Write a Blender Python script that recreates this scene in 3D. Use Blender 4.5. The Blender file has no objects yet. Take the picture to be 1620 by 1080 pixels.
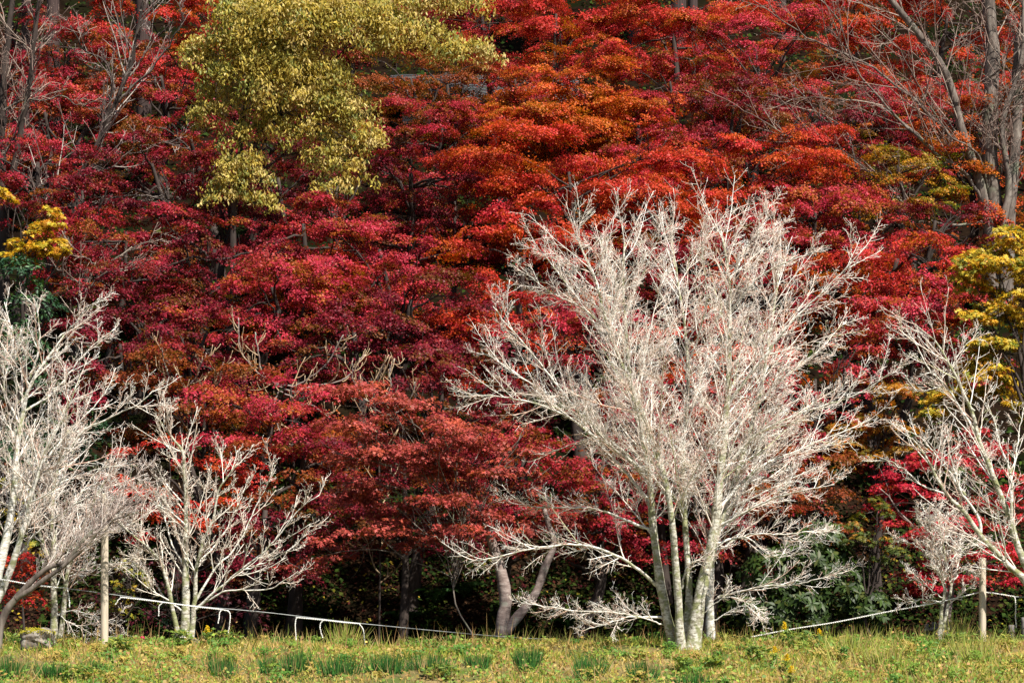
import bpy, math, random
import numpy as np
from mathutils import Vector

# ------------------------------------------------------------------ camera, sky, sun, exposure
S = bpy.context.scene
COL = S.collection
EYE, HZ, F = 1.6, 1055.0, 3600.0          # eye height, horizon row, pixels per (metre / metre) of the 1620 px frame
cam = bpy.data.cameras.new("camera")
cam.sensor_width = 36.0
cam.lens = 80.0
cam.shift_y = (HZ - 540.0) / 1620.0
cam.clip_start, cam.clip_end = 0.5, 2000.0
co = bpy.data.objects.new("camera", cam)
co.location = (0, 0, EYE)
co.rotation_euler = (math.radians(90), 0, 0)
COL.objects.link(co)
S.camera = co

SUN_EL, SUN_AZ = math.radians(53), math.radians(141)     # azimuth clockwise from +Y: behind the camera, to the right
world = bpy.data.worlds.new("World")
S.world = world
world.use_nodes = True
nt = world.node_tree
bg = nt.nodes["Background"]
sky = nt.nodes.new("ShaderNodeTexSky")
sky.sky_type = 'NISHITA'
sky.sun_disc = False
sky.sun_elevation = SUN_EL
sky.sun_rotation = SUN_AZ
nt.links.new(sky.outputs[0], bg.inputs[0])
bg.inputs[1].default_value = 0.05
sun = bpy.data.lights.new("sun", 'SUN')
sun.energy = 5.0
sun.angle = math.radians(0.6)
sun.color = (1.0, 0.94, 0.84)
so = bpy.data.objects.new("sun", sun)
sdir = Vector((math.sin(SUN_AZ) * math.cos(SUN_EL), math.cos(SUN_AZ) * math.cos(SUN_EL), math.sin(SUN_EL)))
so.rotation_euler = sdir.to_track_quat('Z', 'Y').to_euler()
so.location = (20, 0, 40)
COL.objects.link(so)
S.view_settings.view_transform = 'Standard'
S.view_settings.look = 'None'
S.view_settings.exposure = 1.0
S.cycles.max_bounces = 5
S.cycles.diffuse_bounces = 3
S.cycles.glossy_bounces = 2
S.cycles.transmission_bounces = 3
S.cycles.use_denoising = True
S.cycles.caustics_reflective = False
S.cycles.caustics_refractive = False

# ------------------------------------------------------------------ helpers
def W(px, py, Y):
    return np.array([(px - 810.0) * Y / F, Y, EYE + (HZ - py) * Y / F])

def tag(o, label=None, cat=None, group=None, kind=None):
    if label: o["label"] = label
    if cat: o["category"] = cat
    if group: o["group"] = group
    if kind: o["kind"] = kind
    return o

def empty(name, loc, label, cat, group=None):
    o = bpy.data.objects.new(name, None)
    o.location = loc
    o.empty_display_size = 0.3
    COL.objects.link(o)
    return tag(o, label, cat, group)

def mesh_np(name, verts, faces, mat, parent=None, tint=None, smooth=False):
    """faces: list of int arrays (n,k).  verts are in world space; a parent's location is taken off."""
    verts = np.asarray(verts, dtype=np.float64)
    if parent is not None:
        verts = verts - np.array(parent.location)
    if not isinstance(faces, list):
        faces = [faces]
    me = bpy.data.meshes.new(name)
    nv = len(verts)
    me.vertices.add(nv)
    me.vertices.foreach_set("co", verts.astype(np.float32).ravel())
    lt = np.concatenate([np.full(len(f), f.shape[1], dtype=np.int32) for f in faces])
    vi = np.concatenate([f.ravel() for f in faces]).astype(np.int32)
    ls = np.concatenate([[0], np.cumsum(lt)[:-1]]).astype(np.int32)
    me.loops.add(len(vi))
    me.loops.foreach_set("vertex_index", vi)
    me.polygons.add(len(lt))
    me.polygons.foreach_set("loop_start", ls)
    me.update(calc_edges=True)
    if smooth:
        me.polygons.foreach_set("use_smooth", np.ones(len(lt), dtype=bool))
    if tint is not None:
        a = me.attributes.new("tint", 'FLOAT_COLOR', 'POINT')
        c = np.ones((nv, 4), dtype=np.float32)
        c[:, :3] = tint
        a.data.foreach_set("color", c.ravel())
    me.materials.append(mat)
    o = bpy.data.objects.new(name, me)
    COL.objects.link(o)
    if parent is not None:
        o.parent = parent
    return o

# ------------------------------------------------------------------ materials
def newmat(name):
    m = bpy.data.materials.new(name)
    m.use_nodes = True
    n = m.node_tree
    n.nodes.clear()
    out = n.nodes.new("ShaderNodeOutputMaterial")
    return m, n, out

def N(n, t, **kw):
    x = n.nodes.new(t)
    for k, v in kw.items():
        setattr(x, k, v)
    return x

def leaf_mat(name, rough=0.5, spec=0.35, trans=0.3, warm=(1.1, 1.5, 0.6)):
    m, n, out = newmat(name)
    at = N(n, "ShaderNodeAttribute", attribute_name="tint")
    p = N(n, "ShaderNodeBsdfPrincipled")
    p.inputs["Roughness"].default_value = rough
    p.inputs["Specular IOR Level"].default_value = spec
    n.links.new(at.outputs["Color"], p.inputs["Base Color"])
    tr = N(n, "ShaderNodeBsdfTranslucent")
    mu = N(n, "ShaderNodeMix", data_type='RGBA', blend_type='MULTIPLY')
    mu.inputs[0].default_value = 1.0
    n.links.new(at.outputs["Color"], mu.inputs[6])
    mu.inputs[7].default_value = (*warm, 1)
    n.links.new(mu.outputs[2], tr.inputs["Color"])
    mx = N(n, "ShaderNodeMixShader")
    mx.inputs[0].default_value = trans
    n.links.new(p.outputs[0], mx.inputs[1])
    n.links.new(tr.outputs[0], mx.inputs[2])
    n.links.new(mx.outputs[0], out.inputs[0])
    return m

def ramp_mat(name, stops, scale=4.0, detail=8.0, stretch=(1, 1, 1), rough=0.85, bump=0.4, bscale=None, spec=0.2, second=None):
    """noise driven colour ramp + bump; second = (scale, threshold lo, hi, colour) adds blotches of another colour"""
    m, n, out = newmat(name)
    tc = N(n, "ShaderNodeTexCoord")
    mp = N(n, "ShaderNodeMapping")
    mp.inputs["Scale"].default_value = stretch
    n.links.new(tc.outputs["Object"], mp.inputs["Vector"])
    no = N(n, "ShaderNodeTexNoise")
    no.inputs["Scale"].default_value = scale
    no.inputs["Detail"].default_value = detail
    no.inputs["Roughness"].default_value = 0.65
    n.links.new(mp.outputs[0], no.inputs["Vector"])
    cr = N(n, "ShaderNodeValToRGB")
    el = cr.color_ramp.elements
    while len(el) < len(stops):
        el.new(0.5)
    for e, (pos, c) in zip(el, stops):
        e.position = pos
        e.color = (*c, 1)
    n.links.new(no.outputs["Fac"], cr.inputs[0])
    col = cr.outputs[0]
    if second:
        sc, lo, hi, c2 = second
        n2 = N(n, "ShaderNodeTexNoise")
        n2.inputs["Scale"].default_value = sc
        n2.inputs["Detail"].default_value = 6
        n.links.new(tc.outputs["Object"], n2.inputs["Vector"])
        mr = N(n, "ShaderNodeMapRange")
        mr.inputs[1].default_value, mr.inputs[2].default_value = lo, hi
        n.links.new(n2.outputs["Fac"], mr.inputs[0])
        mx = N(n, "ShaderNodeMix", data_type='RGBA')
        n.links.new(mr.outputs[0], mx.inputs[0])
        n.links.new(col, mx.inputs[6])
        mx.inputs[7].default_value = (*c2, 1)
        col = mx.outputs[2]
    p = N(n, "ShaderNodeBsdfPrincipled")
    p.inputs["Roughness"].default_value = rough
    p.inputs["Specular IOR Level"].default_value = spec
    n.links.new(col, p.inputs["Base Color"])
    if bump:
        b = N(n, "ShaderNodeBump")
        b.inputs["Strength"].default_value = bump
        b.inputs["Distance"].default_value = 0.02
        n.links.new(no.outputs["Fac"], b.inputs["Height"])
        n.links.new(b.outputs[0], p.inputs["Normal"])
    n.links.new(p.outputs[0], out.inputs[0])
    return m

M = {}
M['leaf'] = leaf_mat("autumn_leaf", rough=0.5, spec=0.2, trans=0.24, warm=(1.15, 2.2, 0.5))
M['leaf_y'] = leaf_mat("yellow_leaf", rough=0.5, spec=0.3, trans=0.35, warm=(1.15, 1.1, 0.5))
M['evergreen'] = leaf_mat("evergreen_leaf", rough=0.5, spec=0.25, trans=0.12, warm=(1, 1.3, 0.4))
M['litter'] = leaf_mat("litter_leaf", rough=0.8, spec=0.05, trans=0.1, warm=(1, 1.2, 0.5))
M['grass'] = leaf_mat("grass_blade", rough=0.55, spec=0.25, trans=0.35, warm=(1.1, 1.2, 0.6))
M['twig'] = leaf_mat("twig_bark", rough=0.75, spec=0.2, trans=0.0)
M['white_bark'] = ramp_mat("white_bark", [(0.3, (0.14, 0.12, 0.09)), (0.42, (0.42, 0.39, 0.34)), (0.52, (0.68, 0.66, 0.61)), (0.7, (0.8, 0.78, 0.74))],
                           scale=9, stretch=(1, 1, 3.5), bump=0.5, second=(6.0, 0.52, 0.66, (0.26, 0.27, 0.15)))
M['lichen_bark'] = ramp_mat("lichen_bark", [(0.3, (0.08, 0.065, 0.05)), (0.43, (0.27, 0.245, 0.19)), (0.54, (0.50, 0.48, 0.41)), (0.72, (0.72, 0.70, 0.64))],
                            scale=13, stretch=(1, 1, 2.0), bump=0.8, second=(8.0, 0.47, 0.6, (0.23, 0.24, 0.12)))
M['grey_bark'] = ramp_mat("grey_bark", [(0.3, (0.045, 0.037, 0.032)), (0.5, (0.13, 0.105, 0.09)), (0.7, (0.25, 0.22, 0.19))],
                          scale=3, stretch=(2.5, 2.5, 0.8), bump=0.6, second=(1.6, 0.55, 0.7, (0.16, 0.18, 0.12)))
M['pink_bark'] = ramp_mat("pinkish_bark", [(0.3, (0.09, 0.065, 0.055)), (0.48, (0.21, 0.16, 0.145)), (0.7, (0.34, 0.285, 0.26))],
                          scale=6, stretch=(1, 1, 3.5), bump=0.6, second=(3, 0.58, 0.68, (0.3, 0.32, 0.26)))
M['dark_bark'] = ramp_mat("dark_bark", [(0.3, (0.018, 0.014, 0.012)), (0.7, (0.07, 0.052, 0.045))], scale=3, stretch=(2, 2, 0.7), bump=0.6)
M['cedar_bark'] = ramp_mat("cedar_bark", [(0.3, (0.02, 0.013, 0.012)), (0.7, (0.075, 0.05, 0.046))], scale=4, stretch=(5, 5, 0.4), bump=0.8)
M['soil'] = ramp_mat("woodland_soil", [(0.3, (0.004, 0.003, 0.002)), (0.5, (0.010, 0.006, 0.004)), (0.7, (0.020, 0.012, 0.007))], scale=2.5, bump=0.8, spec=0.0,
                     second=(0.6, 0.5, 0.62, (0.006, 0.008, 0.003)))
M['turf'] = ramp_mat("dry_turf", [(0.3, (0.06, 0.05, 0.02)), (0.5, (0.15, 0.115, 0.045)), (0.7, (0.24, 0.18, 0.08))], scale=3, bump=0.8,
                     second=(1.2, 0.48, 0.6, (0.07, 0.09, 0.02)))
M['post_wood'] = ramp_mat("weathered_post_wood", [(0.25, (0.30, 0.245, 0.18)), (0.5, (0.50, 0.43, 0.335)), (0.75, (0.62, 0.55, 0.45))], scale=5,
                          stretch=(14, 14, 0.5), bump=0.35)
M['stake_wood'] = ramp_mat("grey_stake_wood", [(0.3, (0.05, 0.045, 0.045)), (0.55, (0.15, 0.135, 0.13)), (0.75, (0.28, 0.26, 0.25))], scale=6, stretch=(8, 8, 0.6), bump=0.6)
M['rope'] = ramp_mat("white_rope", [(0.3, (0.66, 0.65, 0.62)), (0.7, (0.82, 0.81, 0.79))], scale=30, bump=0.3)
M['wire'] = ramp_mat("grey_wire", [(0.3, (0.22, 0.24, 0.24)), (0.7, (0.36, 0.38, 0.38))], scale=20, bump=0, rough=0.45, spec=0.5)
M['rock'] = ramp_mat("grey_rock", [(0.3, (0.05, 0.042, 0.035)), (0.5, (0.17, 0.145, 0.12)), (0.7, (0.36, 0.33, 0.29))], scale=7, bump=1.0, second=(12, 0.6, 0.68, (0.6, 0.58, 0.52)))
M['roof'] = ramp_mat("grey_roof_tile", [(0.3, (0.14, 0.145, 0.16)), (0.7, (0.30, 0.31, 0.33))], scale=9, bump=0.2, rough=0.5)
M['wall'] = ramp_mat("pale_house_wall", [(0.3, (0.30, 0.28, 0.25)), (0.7, (0.42, 0.40, 0.36))], scale=2, bump=0.1)
M['glass'] = ramp_mat("window_glass", [(0.3, (0.02, 0.022, 0.025)), (0.7, (0.04, 0.042, 0.045))], scale=1, bump=0, rough=0.08, spec=0.6)

# ------------------------------------------------------------------ terrain
YK = np.array([-60, 0, 26, 30, 32.2, 33.2, 34.3, 35.4, 36.6, 38.5, 41.5, 42.6, 44.0, 46.0, 100, 112, 200, 1500.])
ZK = np.array([0, 0, 0, 0.45, 1.12, 1.42, 1.73, 1.92, 1.93, 1.5, 1.1, 1.3, 2.7, 4.5, 33.5, 36.0, 40.0, 60.])

def vnoise(x, y, seed=0):
    """smooth value noise, numpy"""
    xi, yi = np.floor(x), np.floor(y)
    xf, yf = x - xi, y - yi
    def h(a, b):
        v = np.sin(a * 127.1 + b * 311.7 + seed * 74.7) * 43758.5453
        return v - np.floor(v)
    u, v = xf * xf * (3 - 2 * xf), yf * yf * (3 - 2 * yf)
    return (h(xi, yi) * (1 - u) + h(xi + 1, yi) * u) * (1 - v) + (h(xi, yi + 1) * (1 - u) + h(xi + 1, yi + 1) * u) * v

def ground(x, y):
    x = np.asarray(x, dtype=float); y = np.asarray(y, dtype=float)
    z = np.interp(y, YK, ZK)
    near = np.clip((y - 28) / 4, 0, 1) * np.clip((42 - y) / 3, 0, 1)
    z = z + near * (0.10 * (vnoise(x * 0.45, y * 0.45, 3) - 0.5) + 0.07 * (vnoise(x * 1.7, y * 1.7, 5) - 0.5))
    far = np.clip((y - 42) / 5, 0, 1)
    z = z + far * (1.6 * (vnoise(x * 0.12, y * 0.12, 7) - 0.5) + 0.5 * (vnoise(x * 0.5, y * 0.5, 9) - 0.5))
    return z

def gz(x, y):
    return float(ground(np.array([x]), np.array([y]))[0])

xs = np.concatenate([np.linspace(-700, -45, 18), np.linspace(-42, 42, 210), np.linspace(45, 700, 18)])
def sheet(name, ys, mat, lift=0.0):
    X, Yg = np.meshgrid(xs, ys)
    Z = ground(X, Yg) + lift
    v = np.stack([X.ravel(), Yg.ravel(), Z.ravel()], 1)
    nx, ny = len(xs), len(ys)
    i = np.arange((ny - 1) * (nx - 1))
    r, c = i // (nx - 1), i % (nx - 1)
    a = r * nx + c
    f = np.stack([a, a + 1, a + nx + 1, a + nx], 1)
    return tag(mesh_np(name, v, f, mat, smooth=True), kind="structure")
ysplit = 37.5
sheet("ground", np.concatenate([[-60, -30, 0, 15], np.linspace(24, ysplit, 60)]), M['turf'])
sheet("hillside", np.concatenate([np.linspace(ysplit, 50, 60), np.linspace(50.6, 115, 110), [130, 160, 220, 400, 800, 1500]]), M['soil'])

# ------------------------------------------------------------------ tubes and branching
def unit(v):
    return v / np.maximum(np.linalg.norm(v, axis=-1, keepdims=True), 1e-9)

def catmull(pts, k, part=1.0):
    """resample a control polyline (n,3) to k points on a Catmull-Rom curve"""
    P = np.asarray(pts, dtype=float)
    if len(P) == 2:
        t = np.linspace(0, 1, k)[:, None]
        return P[0] * (1 - t) + P[1] * t
    E = np.vstack([2 * P[0] - P[1], P, 2 * P[-1] - P[-2]])
    d = np.concatenate([[0], np.cumsum(np.linalg.norm(np.diff(P, axis=0), axis=1))])
    s = np.interp(np.linspace(0, d[-1] * part, k), d, np.arange(len(P)))
    i = np.minimum(s.astype(int), len(P) - 2)
    t = (s - i)[:, None]
    p0, p1, p2, p3 = E[i], E[i + 1], E[i + 2], E[i + 3]
    return 0.5 * (2 * p1 + (p2 - p0) * t + (2 * p0 - 5 * p1 + 4 * p2 - p3) * t * t + (3 * p1 - p0 - 3 * p2 + p3) * t ** 3)

def tubes(P, R, sides):
    """P (n,k,3), R (n,k) -> verts, [faces]"""
    n, k, _ = P.shape
    T = np.empty_like(P)
    T[:, 1:-1] = P[:, 2:] - P[:, :-2]
    T[:, 0] = P[:, 1] - P[:, 0]
    T[:, -1] = P[:, -1] - P[:, -2]
    T = unit(T)
    mean = unit(P[:, -1] - P[:, 0])
    ref = np.where((np.abs(mean[:, 1]) < 0.8)[:, None], np.array([0, 1.0, 0]), np.array([1.0, 0, 0]))[:, None, :]
    U = unit(np.cross(T, np.broadcast_to(ref, T.shape)))
    V = np.cross(T, U)
    a = np.arange(sides) * 2 * math.pi / sides
    v = P[:, :, None, :] + R[:, :, None, None] * (np.cos(a)[:, None] * U[:, :, None, :] + np.sin(a)[:, None] * V[:, :, None, :])
    base = (np.arange(n) * k * sides)[:, None, None] + (np.arange(k - 1) * sides)[None, :, None]
    j = np.arange(sides)[None, None, :]
    j2 = (np.arange(sides) + 1) % sides
    j2 = j2[None, None, :]
    q = np.stack([base + j, base + j2, base + sides + j2, base + sides + j], -1).reshape(-1, 4)
    faces = [q]
    cap = (np.arange(n) * k * sides + (k - 1) * sides)[:, None] + np.arange(sides)[None, :]
    faces.append(cap)
    return v.reshape(-1, 3), faces

def merge(parts):
    vs, fs, off = [], {}, 0
    for v, f in parts:
        vs.append(v)
        for x in f:
            fs.setdefault(x.shape[1], []).append(x + off)
        off += len(v)
    return np.concatenate(vs), [np.concatenate(x) for x in fs.values()]

def spawn(P, R, m, rng, t0, t1, ang, angj, lo, hi, ratio, K, up, noise, rr, rmin, tipr, flat=0.0, cap=1.9):
    """m children on every parent polyline; returns (n*m,K,3), (n*m,K)"""
    n, k, _ = P.shape
    L = np.linalg.norm(np.diff(P, axis=1), axis=2).sum(1)
    t = (np.arange(m)[None, :] + rng.random((n, m))) / m
    t = t0 + (t1 - t0) * t
    f = t * (k - 1)
    i = np.minimum(f.astype(int), k - 2)
    w = (f - i)[..., None]
    row = np.arange(n)[:, None]
    a, b = P[row, i], P[row, i + 1]
    p = a * (1 - w) + b * w
    T = unit(b - a)
    r = R[row, i] * (1 - w[..., 0]) + R[row, i + 1] * w[..., 0]
    q = rng.normal(size=T.shape)
    q[..., 2] *= (1 - 0.4 * flat)
    q = unit(q - (q * T).sum(-1, keepdims=True) * T)
    A = np.radians(ang + angj * rng.normal(size=(n, m)))[..., None]
    d = unit(np.cos(A) * T + np.sin(A) * q)
    ln = np.clip(L[:, None] * ratio * (1.12 - 0.62 * t) * rng.uniform(0.55, 1.35, (n, m)), lo, hi)
    p, d, ln, r = p.reshape(-1, 3), d.reshape(-1, 3), ln.ravel(), r.ravel()
    out = np.empty((n * m, K, 3))
    out[:, 0] = p
    st = (ln / (K - 1))[:, None]
    upv = np.array([0, 0, up])
    for s in range(1, K):
        d = unit(d + upv / (K - 1) + noise * rng.normal(size=d.shape))
        out[:, s] = out[:, s - 1] + d * st
    r0 = np.maximum(r * rr, rmin)
    r0 = np.minimum(np.minimum(r0, r * 0.95), rmin * cap)
    RR = r0[:, None] * np.linspace(1, tipr, K)[None, :]
    return out, np.maximum(RR, rmin * 0.55)

def twig_tint(n, per, rng, cols, weights):
    c = np.array(cols)[rng.choice(len(cols), n, p=np.array(weights) / sum(weights))]
    c = c * rng.uniform(0.8, 1.15, (n, 1))
    return np.repeat(np.clip(c, 0, 0.85), per, axis=0)

WHITE_TW = ([(0.84, 0.80, 0.74), (0.76, 0.66, 0.58), (0.58, 0.40, 0.32), (0.46, 0.46, 0.28)], (5, 4.5, 2.6, 0.4))
GREY_TW = ([(0.27, 0.19, 0.16), (0.16, 0.11, 0.09), (0.42, 0.34, 0.28)], (4, 3, 1.5))
TAN_TW = ([(0.40, 0.28, 0.17), (0.30, 0.20, 0.12), (0.5, 0.37, 0.24)], (4, 2, 2))

def line(pts, Y, slope=0.0, dy0=0.0):
    """photo polyline -> world points; depth runs off by slope x arc length"""
    P = [W(x, y, Y) for x, y in pts]
    d = 0.0
    out = [np.array(P[0])]
    out[0] = W(pts[0][0], pts[0][1], Y + dy0)
    for a in range(1, len(P)):
        d += np.linalg.norm(P[a] - P[a - 1])
        out.append(W(pts[a][0], pts[a][1], Y + dy0 + slope * d))
    return np.array(out)

def bare_tree(name, label, cat, group, base, Y, stems, limbs, seed, mats, tints, sec=6.0, ter=9, spur=5, extra=0,
              sec_len=(0.35, 1.25), ter_len=(0.14, 0.48), spur_len=(0.05, 0.14), rmin=(0.0062, 0.0044, 0.0035), up=(0.3, 0.2, 0.15),
              ang=(34, 42, 50), noise=(0.06, 0.08, 0.14), sunk=0.12, zig=0.0, t_first=0.3, shrink=1.0):
    rng = np.random.default_rng(seed)
    b = W(base[0], base[1], Y)
    b[2] = gz(b[0], b[1])
    root = empty(name, b, label, cat, group)
    polys, rads, trunks = [], [], []
    for (pts, r0, r1, slope, dy) in stems:
        L = line(pts, Y, slope, dy)
        if pts[0][1] > base[1] - 40:
            L[0, 2] = gz(L[0, 0], L[0, 1]) - sunk
        k = 30
        P = catmull(L, k, shrink)
        P[2:] += np.cumsum(rng.normal(size=(k - 2, 3)), axis=0) * 0.006 * (1 + zig)
        tt = np.linspace(0, 1, k)
        R = r0 + (r1 - r0) * tt ** 0.8
        R = R * (1 + 0.05 * rng.normal(size=k))
        if pts[0][1] > base[1] - 40:
            R *= 1 + 0.6 * np.exp(-tt * 26)
        v, f = tubes(P[None], R[None], 12)
        trunks.append(mesh_np("trunk", v, f, mats[0], root, smooth=True))
        polys.append(P); rads.append(R)
    nst = len(polys)
    for (pts, r0, r1, slope, dy) in limbs:
        L = line(pts, Y, slope, dy)
        k = 30
        P = catmull(L, k, shrink)
        P[1:] += np.cumsum(rng.normal(size=(k - 1, 3)), axis=0) * 0.008 * (1 + zig)
        R = .82 * (r0 + (r1 - r0) * np.linspace(0, 1, k) ** 0.6)
        R = R * (1 + 0.04 * rng.normal(size=k))
        v, f = tubes(P[None], R[None], 7)
        near = int(np.argmin([np.linalg.norm(q - P[0], axis=1).min() for q in polys[:nst]]))
        mesh_np("limb", v - np.array(root.location), f, mats[1], trunks[near], smooth=True)
        polys.append(P); rads.append(R)
    A = np.array(polys); RA = np.array(rads)
    parts, tint = [], []
    if extra:                                   # boughs that run towards and away from the viewer
        E, RE = spawn(A[:nst], RA[:nst], extra, rng, 0.28, 0.92, 46, 9, 0.6, 2.0, 0.32, 30, 0.25, 0.03, 0.4, 0.0085, 0.4, 0.0, 1.6)
        v, f = tubes(E, RE, 5)
        parts.append((v, f)); tint.append(twig_tint(len(E), 30 * 5, rng, *tints))
        A = np.concatenate([A, E]); RA = np.concatenate([RA, RE])
    seg, rseg = [], []
    for j in range(len(A)):
        ln = np.linalg.norm(np.diff(A[j], axis=0), axis=1).sum()
        m = max(4, int(ln * sec))
        t0 = t_first if j < nst else 0.15
        s_, r_ = spawn(A[j:j + 1], RA[j:j + 1], m, rng, t0, 1.0, ang[0], 9, *sec_len, 0.3, 8, up[0], noise[0], 0.5, rmin[0], 0.3, 0.3, 1.7)
        seg.append(s_); rseg.append(r_)
    B, RB = np.concatenate(seg), np.concatenate(rseg)
    v, f = tubes(B, RB, 4)
    parts.append((v, f)); tint.append(twig_tint(len(B), 8 * 4, rng, *tints))
    C_, RC = spawn(B, RB, ter, rng, 0.12, 1.0, ang[1], 11, *ter_len, 0.36, 5, up[1], noise[1], 0.7, rmin[1], 0.42)
    v, f = tubes(C_, RC, 3)
    parts.append((v, f)); tint.append(twig_tint(len(C_), 5 * 3, rng, *tints))
    if spur:
        D, RD = spawn(C_, RC, spur, rng, 0.15, 1.0, ang[2], 14, *spur_len, 0.4, 3, up[2], noise[2], 0.8, rmin[2], 0.6)
        v, f = tubes(D, RD, 3)
        parts.append((v, f)); tint.append(twig_tint(len(D), 3 * 3, rng, *tints))
    v, f = merge(parts)
    mesh_np("crown", v, f, M['twig'], root, tint=np.concatenate(tint))
    return root

# ------------------------------------------------------------------ leaves
def tmpl(kind):
    if kind == 'kite':
        v = [(0, -.5, 0), (.36, .02, .09), (0, .5, -.03), (-.36, .02, .09)]
        f = [(0, 1, 2, 3)]
    elif kind == 'tri':
        v = [(0, -.45, 0), (.20, -.1, .04), (.55, .12, -.04), (.16, .14, .05), (0, .6, -.05), (-.16, .14, .05), (-.55, .12, -.04), (-.20, -.1, .04)]
        f = [(0, 1, 2, 3), (0, 3, 4, 5), (0, 5, 6, 7)]
    elif kind == 'star':
        v = [(0, -.12, 0)]
        for j in range(5):
            a = math.radians(90 + (j - 2) * 52)
            rr = (.42, .55, .6, .55, .42)[j]
            a0 = a - math.radians(26)
            v.append((.22 * math.cos(a0), .22 * math.sin(a0) - .06, .05))
            v.append((rr * math.cos(a), rr * math.sin(a) - .06, -.05))
        a0 = math.radians(90 + 2 * 52 + 26)
        v.append((.22 * math.cos(a0), .22 * math.sin(a0) - .06, .05))
        f = [(0, 1 + 2 * j, 2 + 2 * j, 3 + 2 * j) for j in range(5)]
    elif kind == 'lance':
        v = [(0, -.5, 0), (.17, -.12, .05), (.13, .2, .03), (0, .5, -.06), (-.13, .2, .03), (-.17, -.12, .05), (0, 0, 0)]
        f = [(0, 1, 2, 6), (6, 2, 3, 4), (0, 6, 4, 5)]
    elif kind == 'blade':
        v = [(-.5, 0, 0), (.5, 0, 0), (.38, .5, .05), (-.38, .5, .05), (.05, 1, .2), (-.05, 1, .2)]
        f = [(0, 1, 2, 3), (3, 2, 4, 5)]
    return np.array(v, dtype=float), np.array(f, dtype=np.int64)

def leaves(cen, nrm, size, col, kind, rng, axis=None, aspect=None):
    """one template per centre; nrm = face normal; axis = wanted long direction"""
    n = len(cen)
    nrm = unit(nrm)
    if axis is None:
        axis = rng.normal(size=(n, 3))
    ax = unit(axis - (axis * nrm).sum(1, keepdims=True) * nrm)
    bi = np.cross(ax, nrm)
    tv, tf = tmpl(kind)
    s = size[:, None, None]
    wx = s if aspect is None else aspect[:, None, None]
    v = cen[:, None, :] + wx * tv[None, :, 0:1] * bi[:, None, :] + s * (tv[None, :, 1:2] * ax[:, None, :] + tv[None, :, 2:3] * nrm[:, None, :])
    k = len(tv)
    f = (np.arange(n) * k)[:, None, None] + tf[None]
    return v.reshape(-1, 3), f.reshape(-1, tf.shape[1]), np.repeat(col, k, axis=0)

PAL = {
    'crimson': [(0.31, 0.016, 0.034), (0.24, 0.012, 0.028), (0.34, 0.024, 0.026), (0.25, 0.068, 0.012)],
    'pinkred': [(0.42, 0.030, 0.055), (0.36, 0.020, 0.046), (0.40, 0.04, 0.035), (0.34, 0.085, 0.015)],
    'wine':    [(0.17, 0.009, 0.022), (0.125, 0.007, 0.018), (0.20, 0.014, 0.016), (0.14, 0.045, 0.010)],  # own colour of dark maples, painted shade on some crimson ones
    'scarlet': [(0.48, 0.030, 0.022), (0.43, 0.024, 0.028), (0.42, 0.03, 0.036), (0.44, 0.10, 0.014)],
    'orange':  [(0.44, 0.085, 0.010), (0.46, 0.06, 0.012), (0.40, 0.11, 0.012), (0.42, 0.03, 0.02)],
    'redorange': [(0.46, 0.045, 0.016), (0.44, 0.028, 0.02), (0.45, 0.075, 0.012), (0.38, 0.015, 0.025)],
    'rust':    [(0.25, 0.055, 0.012), (0.20, 0.04, 0.01), (0.26, 0.03, 0.014), (0.18, 0.07, 0.012)],
    'dull':    [(0.35, 0.056, 0.048), (0.30, 0.046, 0.042), (0.38, 0.068, 0.038), (0.27, 0.05, 0.036)],
    'vivid':   [(0.44, 0.018, 0.038), (0.36, 0.012, 0.032), (0.50, 0.030, 0.045), (0.32, 0.035, 0.02)],
    'golden':  [(0.44, 0.335, 0.065), (0.33, 0.285, 0.055), (0.21, 0.225, 0.05), (0.54, 0.42, 0.15)],
    'yellow':  [(0.60, 0.36, 0.02), (0.50, 0.30, 0.02), (0.55, 0.24, 0.02), (0.42, 0.34, 0.03)],
    'olive':   [(0.56, 0.37, 0.03), (0.42, 0.34, 0.035), (0.58, 0.28, 0.02), (0.20, 0.22, 0.03)],
    'olorange': [(0.40, 0.17, 0.015), (0.28, 0.15, 0.02), (0.20, 0.15, 0.02), (0.42, 0.11, 0.015)],
    'greenor': [(0.09, 0.12, 0.02), (0.16, 0.15, 0.02), (0.32, 0.15, 0.02), (0.07, 0.10, 0.02)],
    'green':   [(0.025, 0.07, 0.03), (0.035, 0.09, 0.03), (0.02, 0.055, 0.025), (0.05, 0.10, 0.03)],
    'dkgreen': [(0.018, 0.036, 0.006), (0.026, 0.048, 0.007), (0.014, 0.028, 0.005), (0.045, 0.055, 0.009)],
    'burgundy': [(0.07, 0.008, 0.016), (0.05, 0.006, 0.012), (0.09, 0.012, 0.016), (0.04, 0.01, 0.01)],
    'litter':  [(0.05, 0.026, 0.013), (0.035, 0.018, 0.010), (0.07, 0.035, 0.016), (0.06, 0.013, 0.009)],  # leaf browns darkened with the bank's shade
    'vine':    [(0.30, 0.27, 0.03), (0.14, 0.18, 0.03), (0.40, 0.27, 0.03), (0.07, 0.11, 0.02)],
}

def leaf_colors(n, pal, rng, base=None, spread=0.16):
    P = np.array(PAL[pal])
    if base is None:
        idx = rng.choice(4, n, p=[.4, .27, .2, .13])
        c = P[idx]
    else:                                       # a spray leans to one hue, single leaves differ
        own = rng.choice(4, n, p=[.4, .27, .2, .13])
        c = np.where((rng.random(n) < 0.84)[:, None], P[base], P[own])
    return c * np.exp(spread * rng.normal(size=(n, 1)))

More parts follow.
